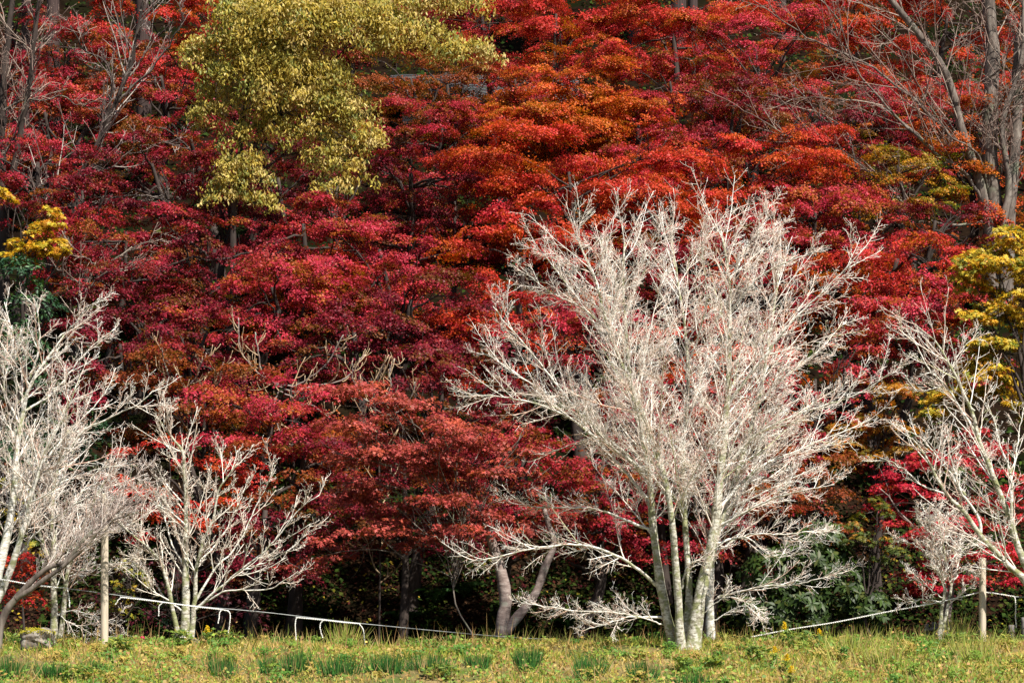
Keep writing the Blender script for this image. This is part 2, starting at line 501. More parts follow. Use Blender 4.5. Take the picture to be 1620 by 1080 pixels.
def sprays(blobs, pal, rng, leaf=0.09, kind='kite', dens=120, tilt=0.55, thick=0.10, shell=(0.45, 1.0), nmul=1.0, rs_mul=1.0,
           droop=False, jit=0.42, toward=0.62, low=-0.45, tiered=False):
    """blobs: (centre xyz, (rx,ry,rz)).  Returns verts, faces, tint and spray centres.  Flat, layered sprays of leaves."""
    C, NR, SZ, CL, AX, cents = [], [], [], [], [], []
    for (c, r) in blobs:
        c = np.array(c); r = np.array(r)
        n = max(4, int(nmul * (5 + 7.0 * r[0] * r[2] / (0.62 * rs_mul) ** 2 * 0.62))) if not tiered else max(4, int(nmul * 9.5 * r[0] * r[1]) + 3)
        d = unit(rng.normal(size=(n, 3)))
        flip = (rng.random(n) < toward) & (d[:, 1] > 0)
        d[flip, 1] *= -1
        d[:, 2] = np.where(d[:, 2] < low, -d[:, 2], d[:, 2])
        rad = rng.uniform(shell[0] ** 2, shell[1] ** 2, n) ** 0.5
        p = c + d * r * rad[:, None]
        for j in range(n):
            rs = rng.uniform(0.42, 0.85) * min(1.0, 0.4 * r[0] + 0.22) * rs_mul
            nn = np.array([0, 0, 1.0]) + tilt * np.array([d[j, 0], d[j, 1], 0]) + (0.27 if tiered else 0.16) * rng.normal(size=3)
            nn /= np.linalg.norm(nn)
            u = np.cross(nn, [0.3, 1, 0.1]); u /= np.linalg.norm(u)
            w = np.cross(nn, u)
            m = max(12, int(dens * math.pi * rs * rs * 0.8))
            th = rng.uniform(0, 2 * math.pi, m)
            k1, k2 = rng.integers(3, 6), rng.integers(6, 10)
            lim = 0.72 + 0.2 * np.sin(k1 * th + rng.uniform(0, 6.3)) + 0.14 * np.sin(k2 * th + rng.uniform(0, 6.3))
            rr = rs * lim * rng.random(m) ** (0.52 if not tiered else 0.62) * np.where(rng.random(m) < .12, rng.uniform(1, 1.35, m), 1)
            q = rr / rs
            off = thick * rs * rng.normal(size=m) - (0.13 if tiered else 0.30) * rs * q * q
            x = p[j] + np.cos(th)[:, None] * rr[:, None] * u * 1.25 + np.sin(th)[:, None] * rr[:, None] * w + off[:, None] * nn
            outv = np.cos(th)[:, None] * u + np.sin(th)[:, None] * w
            C.append(x)
            if droop:
                NR.append(.8 * unit(rng.normal(size=(m, 3))) + 0.4 * outv + np.array([.25, -0.6, 0.45]))
                AX.append(np.array([0, 0, -1.0]) + 0.45 * rng.normal(size=(m, 3)))
            else:
                NR.append(nn + jit * rng.normal(size=(m, 3)) + 0.35 * q[:, None] * outv)
                AX.append(outv + 0.6 * rng.normal(size=(m, 3)))
            SZ.append(leaf * rng.uniform(0.65, 1.25, m))
            inner = min(1.0, max(0.0, 1.15 - rad[j] - .35 * d[j, 2]))
            base = 3 if rng.random() < .38 * inner else rng.choice(4, p=[.4, .28, .2, .12])
            CL.append(leaf_colors(m, pal, rng, base) * math.exp(0.10 * rng.normal()))
            cents.append(p[j])
    C, NR, AX, SZ, CL = map(np.concatenate, (C, NR, AX, SZ, CL))
    v, f, t = leaves(C, NR, SZ, np.clip(CL, 0, 0.8), kind, rng, axis=AX)
    return v, f, t, np.array(cents)

def woody(base, top, r0, cents, rng, n_limb=9, rl=0.045, lean=0.25, sub=True):
    """trunk with limbs that arch out to chosen spray centres"""
    base, top = np.array(base), np.array(top)
    mid = (base + top) / 2 + np.array([rng.normal() * lean, rng.normal() * lean, 0])
    P = catmull([base - [0, 0, 0.15], base + (mid - base) * 0.5 + rng.normal(size=3) * 0.06, mid, top], 16)
    R = r0 * (1 - 0.72 * np.linspace(0, 1, 16)) * (1 + 0.4 * np.exp(-np.linspace(0, 1, 16) * 14))
    parts = [tubes(P[None], R[None], 8)]
    if len(cents):
        sel = cents[rng.choice(len(cents), min(n_limb, len(cents)), replace=False)]
        LP, LR = [], []
        for c in sel:
            i = rng.integers(8, 15)
            s = P[i]
            h = c - s
            m = s + h * 0.5 + np.array([0, 0, 0.10 * np.linalg.norm(h)]) + rng.normal(size=3) * 0.07
            q = catmull([s, m, c], 9)
            q[1:-1] += rng.normal(size=(7, 3)) * 0.025
            LP.append(q)
            LR.append(np.linspace(min(rl, R[i] * .7), 0.008, 9))
        LP, LR = np.array(LP), np.array(LR)
        parts.append(tubes(LP, LR, 5))
        if sub:
            B, RB = spawn(LP, LR, 5, rng, .3, 1, 42, 10, .25, 1.0, .35, 5, 0.1, .12, .6, .007, .5)
            parts.append(tubes(B, RB, 3))
    return merge(parts)

def leafy_tree(name, label, cat, group, base, top, blobs, pal, seed, r0=0.14, bark='dark_bark', leafmat='leaf', n_limb=10, **kw):
    rng = np.random.default_rng(seed)
    b = np.array(base, dtype=float)
    root = empty(name, b, label, cat, group)
    v, f, t, cents = sprays(blobs, pal, rng, **kw)
    tv, tf = woody(b, top, r0, cents, rng, n_limb)
    mesh_np("trunk", tv, tf, M[bark], root, smooth=True)
    mesh_np("crown", v, f, M[leafmat], root, tint=t)
    return root

def pxblobs(lst, Y, depth=0.9):
    out = []
    for q in lst:
        x, y, rx, ry = q[:4]
        dy = q[4] if len(q) > 4 else 0.0
        YY = Y + dy
        out.append((W(x, y, YY), (rx * YY / F, max(0.5, depth * rx * YY / F), ry * YY / F)))
    return out

# ------------------------------------------------------------------ bare white trees on the bank
GB = "bare white barked trees on the grassy bank"
WM = (M['white_bark'], M['white_bark'])
LM = (M['lichen_bark'], M['white_bark'])
bare_tree("bare_tree", "tall many-stemmed white bare tree spreading over the grassy bank, the largest white one", "bare tree", GB, (1083, 1034), 35.2,
    stems=[
        ([(1071, 1034), (1052, 960), (1037, 860), (1031, 760), (1016, 680), (998, 600), (990, 510), (986, 420), (990, 335)], .085, .014, -.03, -.05),
        ([(1078, 1036), (1070, 930), (1061, 830), (1046, 745), (1020, 670), (985, 588), (958, 515), (937, 440), (905, 370), (880, 325)], .070, .011, -.10, -.18),
        ([(1086, 1034), (1090, 930), (1081, 810), (1078, 700), (1085, 600), (1076, 480), (1062, 400), (1050, 330)], .066, .011, .12, .12),
        ([(1094, 1036), (1108, 940), (1130, 835), (1140, 740), (1149, 640), (1152, 540), (1150, 440), (1136, 360), (1128, 318)], 0.111, .015, 0, -.1),
        ([(1100, 1032), (1112, 930), (1140, 840), (1175, 740), (1205, 640), (1222, 540), (1237, 450), (1242, 375)], 0.072, .012, .10, .1),
    ],
    limbs=[
        ([(1031, 765), (987, 713), (907, 650), (850, 575), (800, 515), (762, 465)], .045, .010, -.15, 0),
        ([(1034, 800), (960, 720), (880, 640), (800, 585), (735, 545)], .04, .009, .25, 0),
        ([(1029, 750), (940, 690), (860, 645), (780, 632), (712, 628)], .035, .009, -.4, 0),
        ([(1030, 838), (957, 810), (873, 803), (800, 795)], .035, .009, .3, 0),
        ([(1045, 930), (987, 883), (923, 860), (840, 863), (773, 877), (703, 886)], .040, .009, -.3, 0),
        ([(1052, 978), (973, 967), (907, 960), (832, 948)], .030, .008, -.35, 0),
        ([(1056, 990), (1000, 975), (950, 985), (912, 998)], .018, .007, -.6, 0),
        ([(1000, 600), (950, 520), (890, 440), (830, 370)], .035, .009, .2, 0),
        ([(958, 515), (905, 480), (860, 455), (815, 415)], .025, .008, -.3, 0),
        ([(990, 500), (1020, 440), (1040, 390), (1070, 350)], .028, .008, -.2, 0),
        ([(1150, 640), (1247, 513), (1293, 467), (1347, 410), (1382, 372)], .045, .009, -.2, 0),
        ([(1145, 705), (1215, 620), (1280, 560), (1345, 493)], .04, .009, .3, 0),
        ([(1138, 760), (1180, 705), (1230, 670), (1313, 640), (1380, 613), (1442, 570)], .042, .009, -.25, 0),
        ([(1132, 810), (1200, 740), (1290, 700), (1395, 655)], .036, .009, .35, 0),
        ([(1128, 840), (1190, 800), (1260, 775), (1330, 762)], .032, .008, -.4, 0),
        ([(1126, 860), (1190, 840), (1250, 838), (1318, 825)], .030, .008, .2, 0),
        ([(1152, 500), (1210, 430), (1270, 400), (1300, 392)], .028, .008, -.3, 0),
        ([(1150, 450), (1180, 390), (1215, 350)], .024, .008, .3, 0),
        ([(1085, 600), (1110, 500), (1105, 420), (1095, 350)], .026, .008, -.5, 0),
        ([(1081, 810), (1030, 720), (1010, 640), (1000, 560)], .026, .008, -.7, 0),
        ([(1079, 930), (1092, 895), (1125, 872), (1155, 848)], .026, .010, -.5, 0),
        ([(1108, 975), (1130, 955), (1160, 940), (1200, 955), (1212, 975)], .012, .006, -.3, 0),
    ], seed=11, mats=LM, tints=WHITE_TW, sec=6, ter=12, spur=3, extra=9, shrink=.93)
bare_tree("bare_tree", "slender white bare tree standing just behind the largest white tree", "bare tree", GB, (1125, 1004), 37.0,
    stems=[([(1125, 1004), (1123, 930), (1130, 868), (1152, 805), (1190, 740), (1212, 650)], .085, .014, .05, 0)],
    limbs=[([(1136, 945), (1190, 928), (1260, 920), (1332, 906)], .03, .008, -.25, 0),
           ([(1126, 985), (1160, 962), (1185, 960), (1205, 985)], .014, .007, -.25, 0),
           ([(1132, 870), (1180, 850), (1240, 880), (1300, 845)], .026, .008, .2, 0),
           ([(1152, 805), (1220, 770), (1290, 740)], .026, .008, .2, 0)],
    seed=12, mats=WM, tints=WHITE_TW, sec=6, ter=8, spur=4, extra=2)
bare_tree("bare_tree", "dense white bare tree cut by the left edge of the photo", "bare tree", GB, (-22, 1004), 36.0,
    stems=[([(-22, 1004), (-8, 920), (6, 854), (13, 808), (18, 767), (21, 711), (27, 665), (34, 628), (46, 600), (70, 563), (92, 535), (120, 500)], .11, .013, -.03, 0),
           ([(-10, 960), (18, 900), (40, 830), (60, 740), (100, 660), (130, 590)], .07, .012, -.12, -.1),
           ([(-24, 1000), (-30, 880), (-20, 760), (-28, 640), (-10, 540)], .08, .012, .1, 0)],
    limbs=[([(19, 796), (46, 767), (93, 730), (130, 687), (176, 661), (222, 637), (259, 606)], .04, .009, -.15, 0),
           ([(30, 655), (80, 620), (130, 560), (194, 510)], .03, .008, .2, 0),
           ([(46, 600), (54, 560), (52, 513), (44, 462)], .028, .008, -.2, 0),
           ([(27, 665), (10, 610), (25, 540), (8, 470)], .028, .008, .3, 0),
           ([(60, 740), (110, 690), (160, 640), (196, 595)], .03, .008, .25, 0),
           ([(92, 535), (130, 500), (165, 470)], .02, .007, -.3, 0),
           ([(40, 830), (90, 770), (150, 745), (215, 735)], .03, .008, .2, 0),
           ([(20, 890), (60, 840), (120, 800), (190, 780)], .03, .008, -.2, 0)],
    seed=13, mats=WM, tints=WHITE_TW, sec=5, ter=9, spur=3, extra=6, shrink=.93)
bare_tree("bare_tree", "white bare tree forking low behind the mossy rock", "bare tree", GB, (88, 985), 37.5,
    stems=[([(88, 985), (87, 921), (87, 869), (83, 808), (95, 740), (110, 680)], .085, .012, 0, 0),
           ([(90, 960), (106, 913), (120, 876), (130, 843), (150, 790), (185, 730)], .06, .012, -.1, -.05),
           ([(86, 905), (74, 880), (61, 847), (46, 820), (30, 770)], .05, .011, .1, 0)],
    limbs=[([(106, 913), (150, 898), (190, 895), (222, 890)], .022, .007, -.3, 0),
           ([(120, 876), (160, 850), (210, 830), (255, 800)], .025, .008, .2, 0),
           ([(87, 869), (96, 826), (130, 780), (160, 740)], .025, .008, .2, 0),
           ([(88, 975), (120, 965), (160, 975), (185, 978)], .014, .007, -.4, 0),
           ([(90, 970), (115, 985), (150, 1000), (168, 1005)], .012, .006, -.5, 0)],
    seed=14, mats=LM, tints=WHITE_TW, sec=7, ter=8, spur=4, extra=4)
bare_tree("bare_tree", "grey smooth bare tree leaning right from the lower left corner above the mossy rock", "bare tree", GB, (-8, 1006), 35.2,
    stems=[([(-8, 1006), (6, 976), (28, 943), (70, 899), (104, 884), (132, 850), (163, 826), (204, 786)], .075, .010, -.05, 0),
           ([(26, 946), (70, 917), (100, 895), (141, 860), (176, 826), (222, 811)], .05, .010, -.1, -.03)],
    limbs=[([(104, 884), (150, 830), (190, 770), (235, 735)], .02, .008, .2, 0),
           ([(14, 962), (50, 920), (85, 860), (110, 800)], .025, .008, .2, 0)],
    seed=15, mats=(M['grey_bark'], M['grey_bark']), tints=([(0.42, 0.33, 0.29), (0.30, 0.22, 0.19), (0.6, 0.54, 0.5)], (4, 2, 3)), sec=6, ter=8, spur=4, t_first=0.45)
bare_tree("bare_tree", "small low-branching white bare tree standing between the tall left post and the red maple", "bare tree", GB, (293, 1010), 36.3,
    stems=[([(293, 1012), (293, 975), (294, 920), (293, 820), (290, 755), (284, 711), (266, 689), (240, 652)], .085, .009, 0, 0),
           ([(300, 972), (308, 940), (311, 893), (322, 850), (337, 815), (348, 770), (377, 728)], .05, .009, -.1, 0),
           ([(288, 972), (262, 907), (240, 870), (212, 845), (186, 817)], .05, .009, -.1, 0)],
    limbs=[([(287, 965), (262, 940), (233, 893), (212, 866)], .022, .007, .1, 0),
           ([(303, 968), (343, 933), (383, 900), (427, 860), (467, 807), (502, 778)], .034, .008, -.2, 0),
           ([(308, 962), (353, 937), (395, 938), (433, 933), (474, 906)], .026, .008, -.3, 0),
           ([(309, 950), (343, 900), (377, 863), (417, 787), (438, 738)], .030, .008, .1, 0),
           ([(293, 830), (270, 805), (247, 793), (217, 773)], .022, .007, -.3, 0),
           ([(294, 900), (270, 850), (255, 800), (245, 750)], .024, .007, .3, 0),
           ([(311, 893), (350, 850), (380, 800), (400, 750)], .024, .007, .3, 0),
           ([(383, 900), (430, 885), (470, 860), (490, 835)], .018, .007, -.1, 0)],
    seed=16, mats=LM, tints=([(0.74, 0.69, 0.61), (0.6, 0.5, 0.42), (0.38, 0.28, 0.22)], (5, 3, 2)), sec=4.6, ter=7, spur=3, extra=4,
    sec_len=(0.3, 0.95), up=(0.5, 0.5, 0.3), rmin=(.0085, .006, .0048))
bare_tree("bare_tree", "sparse white bare tree leaning in from the right edge in front of the crimson maple", "bare tree", GB, (1668, 1002), 35.6,
    stems=[([(1668, 1002), (1630, 930), (1592, 890), (1551, 844), (1527, 808), (1501, 783), (1477, 746), (1463, 716), (1440, 690)], .085, .012, -.05, 0),
           ([(1672, 1002), (1640, 930), (1616, 871), (1600, 823), (1583, 783), (1563, 733), (1548, 697), (1540, 657), (1514, 598), (1498, 570), (1483, 543), (1450, 515)], .09, .010, .05, .1)],
    limbs=[([(1551, 842), (1550, 820), (1527, 783), (1516, 751), (1505, 714), (1500, 680)], .04, .010, -.1, 0),
           ([(1527, 783), (1487, 733), (1461, 701), (1420, 670)], .028, .008, -.2, 0),
           ([(1546, 690), (1522, 654), (1494, 611), (1464, 580), (1446, 546), (1424, 524)], .03, .008, -.1, .3),
           ([(1542, 650), (1505, 608), (1511, 580), (1527, 552), (1548, 528)], .022, .007, .2, .3),
           ([(1600, 816), (1598, 749), (1588, 723), (1577, 692), (1560, 640)], .034, .009, .1, .1),
           ([(1598, 749), (1607, 727), (1611, 694), (1618, 640)], .022, .008, .2, .1),
           ([(1579, 878), (1555, 877), (1529, 881), (1490, 862)], .022, .008, -.2, 0),
           ([(1501, 783), (1460, 770), (1420, 745), (1380, 725)], .022, .007, .1, 0),
           ([(1494, 611), (1450, 620), (1420, 612)], .018, .007, -.2, .2)],
    seed=17, mats=LM, tints=WHITE_TW, sec=5, ter=7, spur=3, extra=2)
bare_tree("bare_tree", "small white bare sapling beside the short right post", "bare tree", GB, (1487, 1014), 36.0,
    stems=[([(1487, 1016), (1488, 973), (1493, 933), (1483, 887), (1473, 847), (1466, 820)], .042, .009, 0, 0),
           ([(1488, 985), (1503, 937), (1503, 918), (1497, 893), (1489, 853), (1487, 815)], .036, .009, .1, 0)],
    limbs=[([(1483, 887), (1455, 862), (1432, 850), (1418, 838)], .014, .007, -.2, 0),
           ([(1497, 893), (1520, 870), (1545, 862), (1562, 850)], .014, .007, .2, 0),
           ([(1491, 945), (1465, 925), (1440, 905)], .012, .006, -.2, 0),
           ([(1490, 955), (1465, 950), (1432, 955)], .012, .006, .2, 0),
           ([(1503, 920), (1525, 900), (1548, 905)], .012, .006, -.2, 0)],
    seed=18, mats=LM, tints=WHITE_TW, sec=9, ter=7, spur=3, extra=4, sec_len=(.2, .6), ter_len=(.1, .3), rmin=(.008, .0065, .0055), t_first=.45)

# ------------------------------------------------------------------ bare trees among the maples
GT = "leafless trees among the maples"
GMt = (M['grey_bark'], M['grey_bark'])
bare_tree("bare_tree", "large grey bare tree with thick trunks in the top right corner", "bare tree", GT, (1578, 470), 57.0,
    stems=[([(1577, 470), (1575, 353), (1563, 233), (1567, 100), (1560, 0), (1555, -120)], .26, .15, 0, 0),
           ([(1570, 440), (1562, 333), (1527, 217), (1497, 117), (1453, 50), (1413, 0), (1370, -60)], .17, .07, -.05, -.2),
           ([(1588, 460), (1600, 380), (1607, 283), (1613, 200), (1618, 100), (1640, -20)], .20, .09, .05, -.2),
           ([(1580, 430), (1586, 347), (1592, 300), (1580, 200), (1600, 130), (1613, 60), (1610, -30)], .11, .05, .0, -.3)],
    limbs=[([(1568, 350), (1533, 283), (1480, 243), (1427, 193), (1380, 140), (1347, 90), (1327, 40), (1293, 0)], .075, .015, -.15, -.3),
           ([(1527, 235), (1473, 187), (1427, 143), (1380, 110), (1313, 83), (1240, 37), (1193, 0)], .065, .012, -.2, -.2),
           ([(1480, 243), (1413, 183), (1347, 157), (1270, 153), (1220, 150)], .045, .011, -.1, -.4),
           ([(1560, 350), (1490, 353), (1413, 310), (1353, 263), (1293, 233), (1240, 217), (1167, 180)], .06, .010, -.2, -.3),
           ([(1500, 400), (1450, 360), (1407, 330), (1333, 320), (1300, 300)], .045, .010, -.3, -.5),
           ([(1563, 300), (1540, 240), (1500, 215), (1470, 160), (1440, 90), (1400, 40)], .04, .010, -.4, -.3),
           ([(1567, 120), (1600, 90), (1620, 60)], .05, .012, -.3, -.2),
           ([(1565, 200), (1590, 160), (1625, 120)], .05, .012, -.4, -.2),
           ([(1353, 263), (1340, 210), (1300, 190), (1260, 130)], .03, .010, .1, -.6)],
    seed=21, mats=GMt, tints=GREY_TW, sec=2.6, ter=6, spur=3, extra=3, sec_len=(.6, 2.6), ter_len=(.3, .9), spur_len=(.12, .35),
    rmin=(.011, .007, .0052), up=(.15, .15, .1), zig=1.5)
bare_tree("bare_tree", "dark crooked bare tree arching right in front of the upper left red maples", "bare tree", GT, (75, 420), 56.0,
    stems=[([(75, 420), (90, 313), (127, 280), (157, 227), (180, 167), (207, 117), (217, 60), (232, -10)], .13, .03, -.1, 0),
           ([(163, 215), (178, 133), (163, 87), (133, 70), (110, 30)], .05, .014, -.2, -.4)],
    limbs=[([(185, 162), (227, 123), (267, 83), (290, 43), (288, 0)], .05, .012, -.2, -.4),
           ([(85, 330), (120, 330), (173, 320), (213, 320), (260, 325), (307, 313)], .045, .010, -.2, 0),
           ([(125, 283), (170, 265), (213, 233), (253, 227), (290, 218)], .04, .010, -.2, -.2),
           ([(90, 320), (60, 300), (45, 280)], .03, .010, -.2, 0),
           ([(205, 120), (240, 60), (250, 10)], .03, .010, .2, -.4)],
    seed=22, mats=(M['dark_bark'], M['grey_bark']), tints=([(0.22, 0.17, 0.15), (0.14, 0.10, 0.09), (0.48, 0.43, 0.38)], (4, 3, 2)), sec=3, ter=6, spur=2, extra=2, sec_len=(.5, 1.9), ter_len=(.25, .8),
    rmin=(.012, .008, .006), zig=1.5, t_first=.2)
bare_tree("bare_tree", "dark bare double trunk rising along the upper left edge", "bare tree", GT, (4, 430), 57.5,
    stems=[([(4, 430), (7, 333), (4, 200), (13, 67), (24, -20)], .16, .07, 0, 0),
           ([(10, 330), (37, 143), (50, 33), (58, -30)], .10, .05, -.1, -.2)],
    limbs=[([(6, 175), (30, 163), (60, 163), (93, 153), (117, 167), (147, 160)], .045, .010, -.3, -.2),
           ([(10, 240), (22, 215), (60, 120), (85, 40)], .03, .010, -.3, -.2)],
    seed=23, mats=(M['dark_bark'], M['grey_bark']), tints=GREY_TW, sec=2.6, ter=6, spur=2, extra=2, sec_len=(.5, 1.7), ter_len=(.25, .7), rmin=(.012, .008, .006), zig=1.2)
bare_tree("bare_tree", "pale crooked bare sapling in front of the crimson maple below the yellow maple", "bare tree", GT, (122, 560), 50.0,
    stems=[([(122, 560), (123, 483), (134, 460), (163, 433), (213, 423), (253, 416)], .05, .012, -.1, 0)],
    limbs=[([(134, 460), (120, 445), (108, 438), (87, 420), (70, 415)], .035, .010, -.2, 0),
           ([(163, 433), (142, 415), (123, 403), (105, 380)], .022, .009, .2, 0),
           ([(170, 428), (190, 400), (220, 385), (260, 372)], .022, .009, -.2, 0)],
    seed=24, mats=GMt, tints=GREY_TW, sec=3.2, ter=5, spur=2, sec_len=(.4, 1.2), ter_len=(.2, .5), rmin=(.013, .009, .007), zig=1.5)
GS = "tan leafless shrubs below the dark maples"
TM = (M['dark_bark'], M['pink_bark'])
tk = dict(mats=TM, tints=TAN_TW, sec=3.0, ter=3, spur=0, sec_len=(.35, .8), ter_len=(.2, .42), rmin=(.016, .013, .01), up=(1.1, 1.2, .5), ang=(60, 55, 45), noise=(.1, .1, .1))
bare_tree("bare_shrub", "tan leafless shrub with upswept tips above the small white tree's right side", "shrub", GS, (470, 930), 44.3,
    stems=[([(470, 930), (468, 760), (463, 640), (463, 607)], .03, .022, 0, 0)],
    limbs=[([(463, 612), (430, 605), (410, 575), (405, 525)], .026, .015, -.2, 0),
           ([(463, 612), (490, 600), (515, 572), (540, 530)], .026, .015, -.2, 0),
           ([(464, 620), (500, 612), (545, 600), (575, 560)], .026, .015, .2, 0),
           ([(464, 630), (440, 620), (428, 650), (440, 685)], .022, .013, -.3, 0),
           ([(464, 620), (420, 600), (385, 560), (378, 505)], .024, .014, .2, 0),
           ([(464, 640), (500, 640), (525, 655)], .022, .013, -.3, 0)], seed=31, **tk)
bare_tree("bare_shrub", "tan leafless shrub with upswept tips touching the left white tree's outer twigs", "shrub", GS, (310, 950), 43.8,
    stems=[([(310, 950), (306, 760), (300, 640), (292, 610)], .028, .02, 0, 0)],
    limbs=[([(296, 625), (270, 605), (255, 580), (250, 556)], .022, .014, -.2, 0),
           ([(293, 615), (310, 600), (322, 575), (330, 560)], .022, .014, .2, 0),
           ([(300, 640), (330, 625), (345, 600), (350, 575)], .022, .014, -.2, 0),
           ([(300, 645), (270, 640), (262, 615)], .02, .013, .2, 0)], seed=32, **tk)
bare_tree("bare_shrub", "tan leafless shrub poking up over the top of the dull red maple", "shrub", GS, (600, 980), 42.6,
    stems=[([(600, 980), (598, 760), (590, 630), (585, 600)], .022, .016, 0, 0)],
    limbs=[([(592, 640), (570, 620), (562, 590), (560, 570)], .02, .013, -.2, 0),
           ([(592, 640), (615, 615), (612, 585), (618, 560)], .02, .013, .2, 0),
           ([(596, 660), (630, 650), (650, 625), (655, 605)], .02, .013, -.2, 0)], seed=33, **tk)

# ------------------------------------------------------------------ maples on the hillside
GMp = "red maples on the hillside"
def hill_depth(py, off):
    """depth at which a crown centre seen at row py stands off metres above the slope"""
    for Y in np.arange(44.5, 110, 0.25):
        if np.interp(Y, YK, ZK) + off >= EYE + (HZ - py) * Y / F:
            return float(Y)
    return 98.0

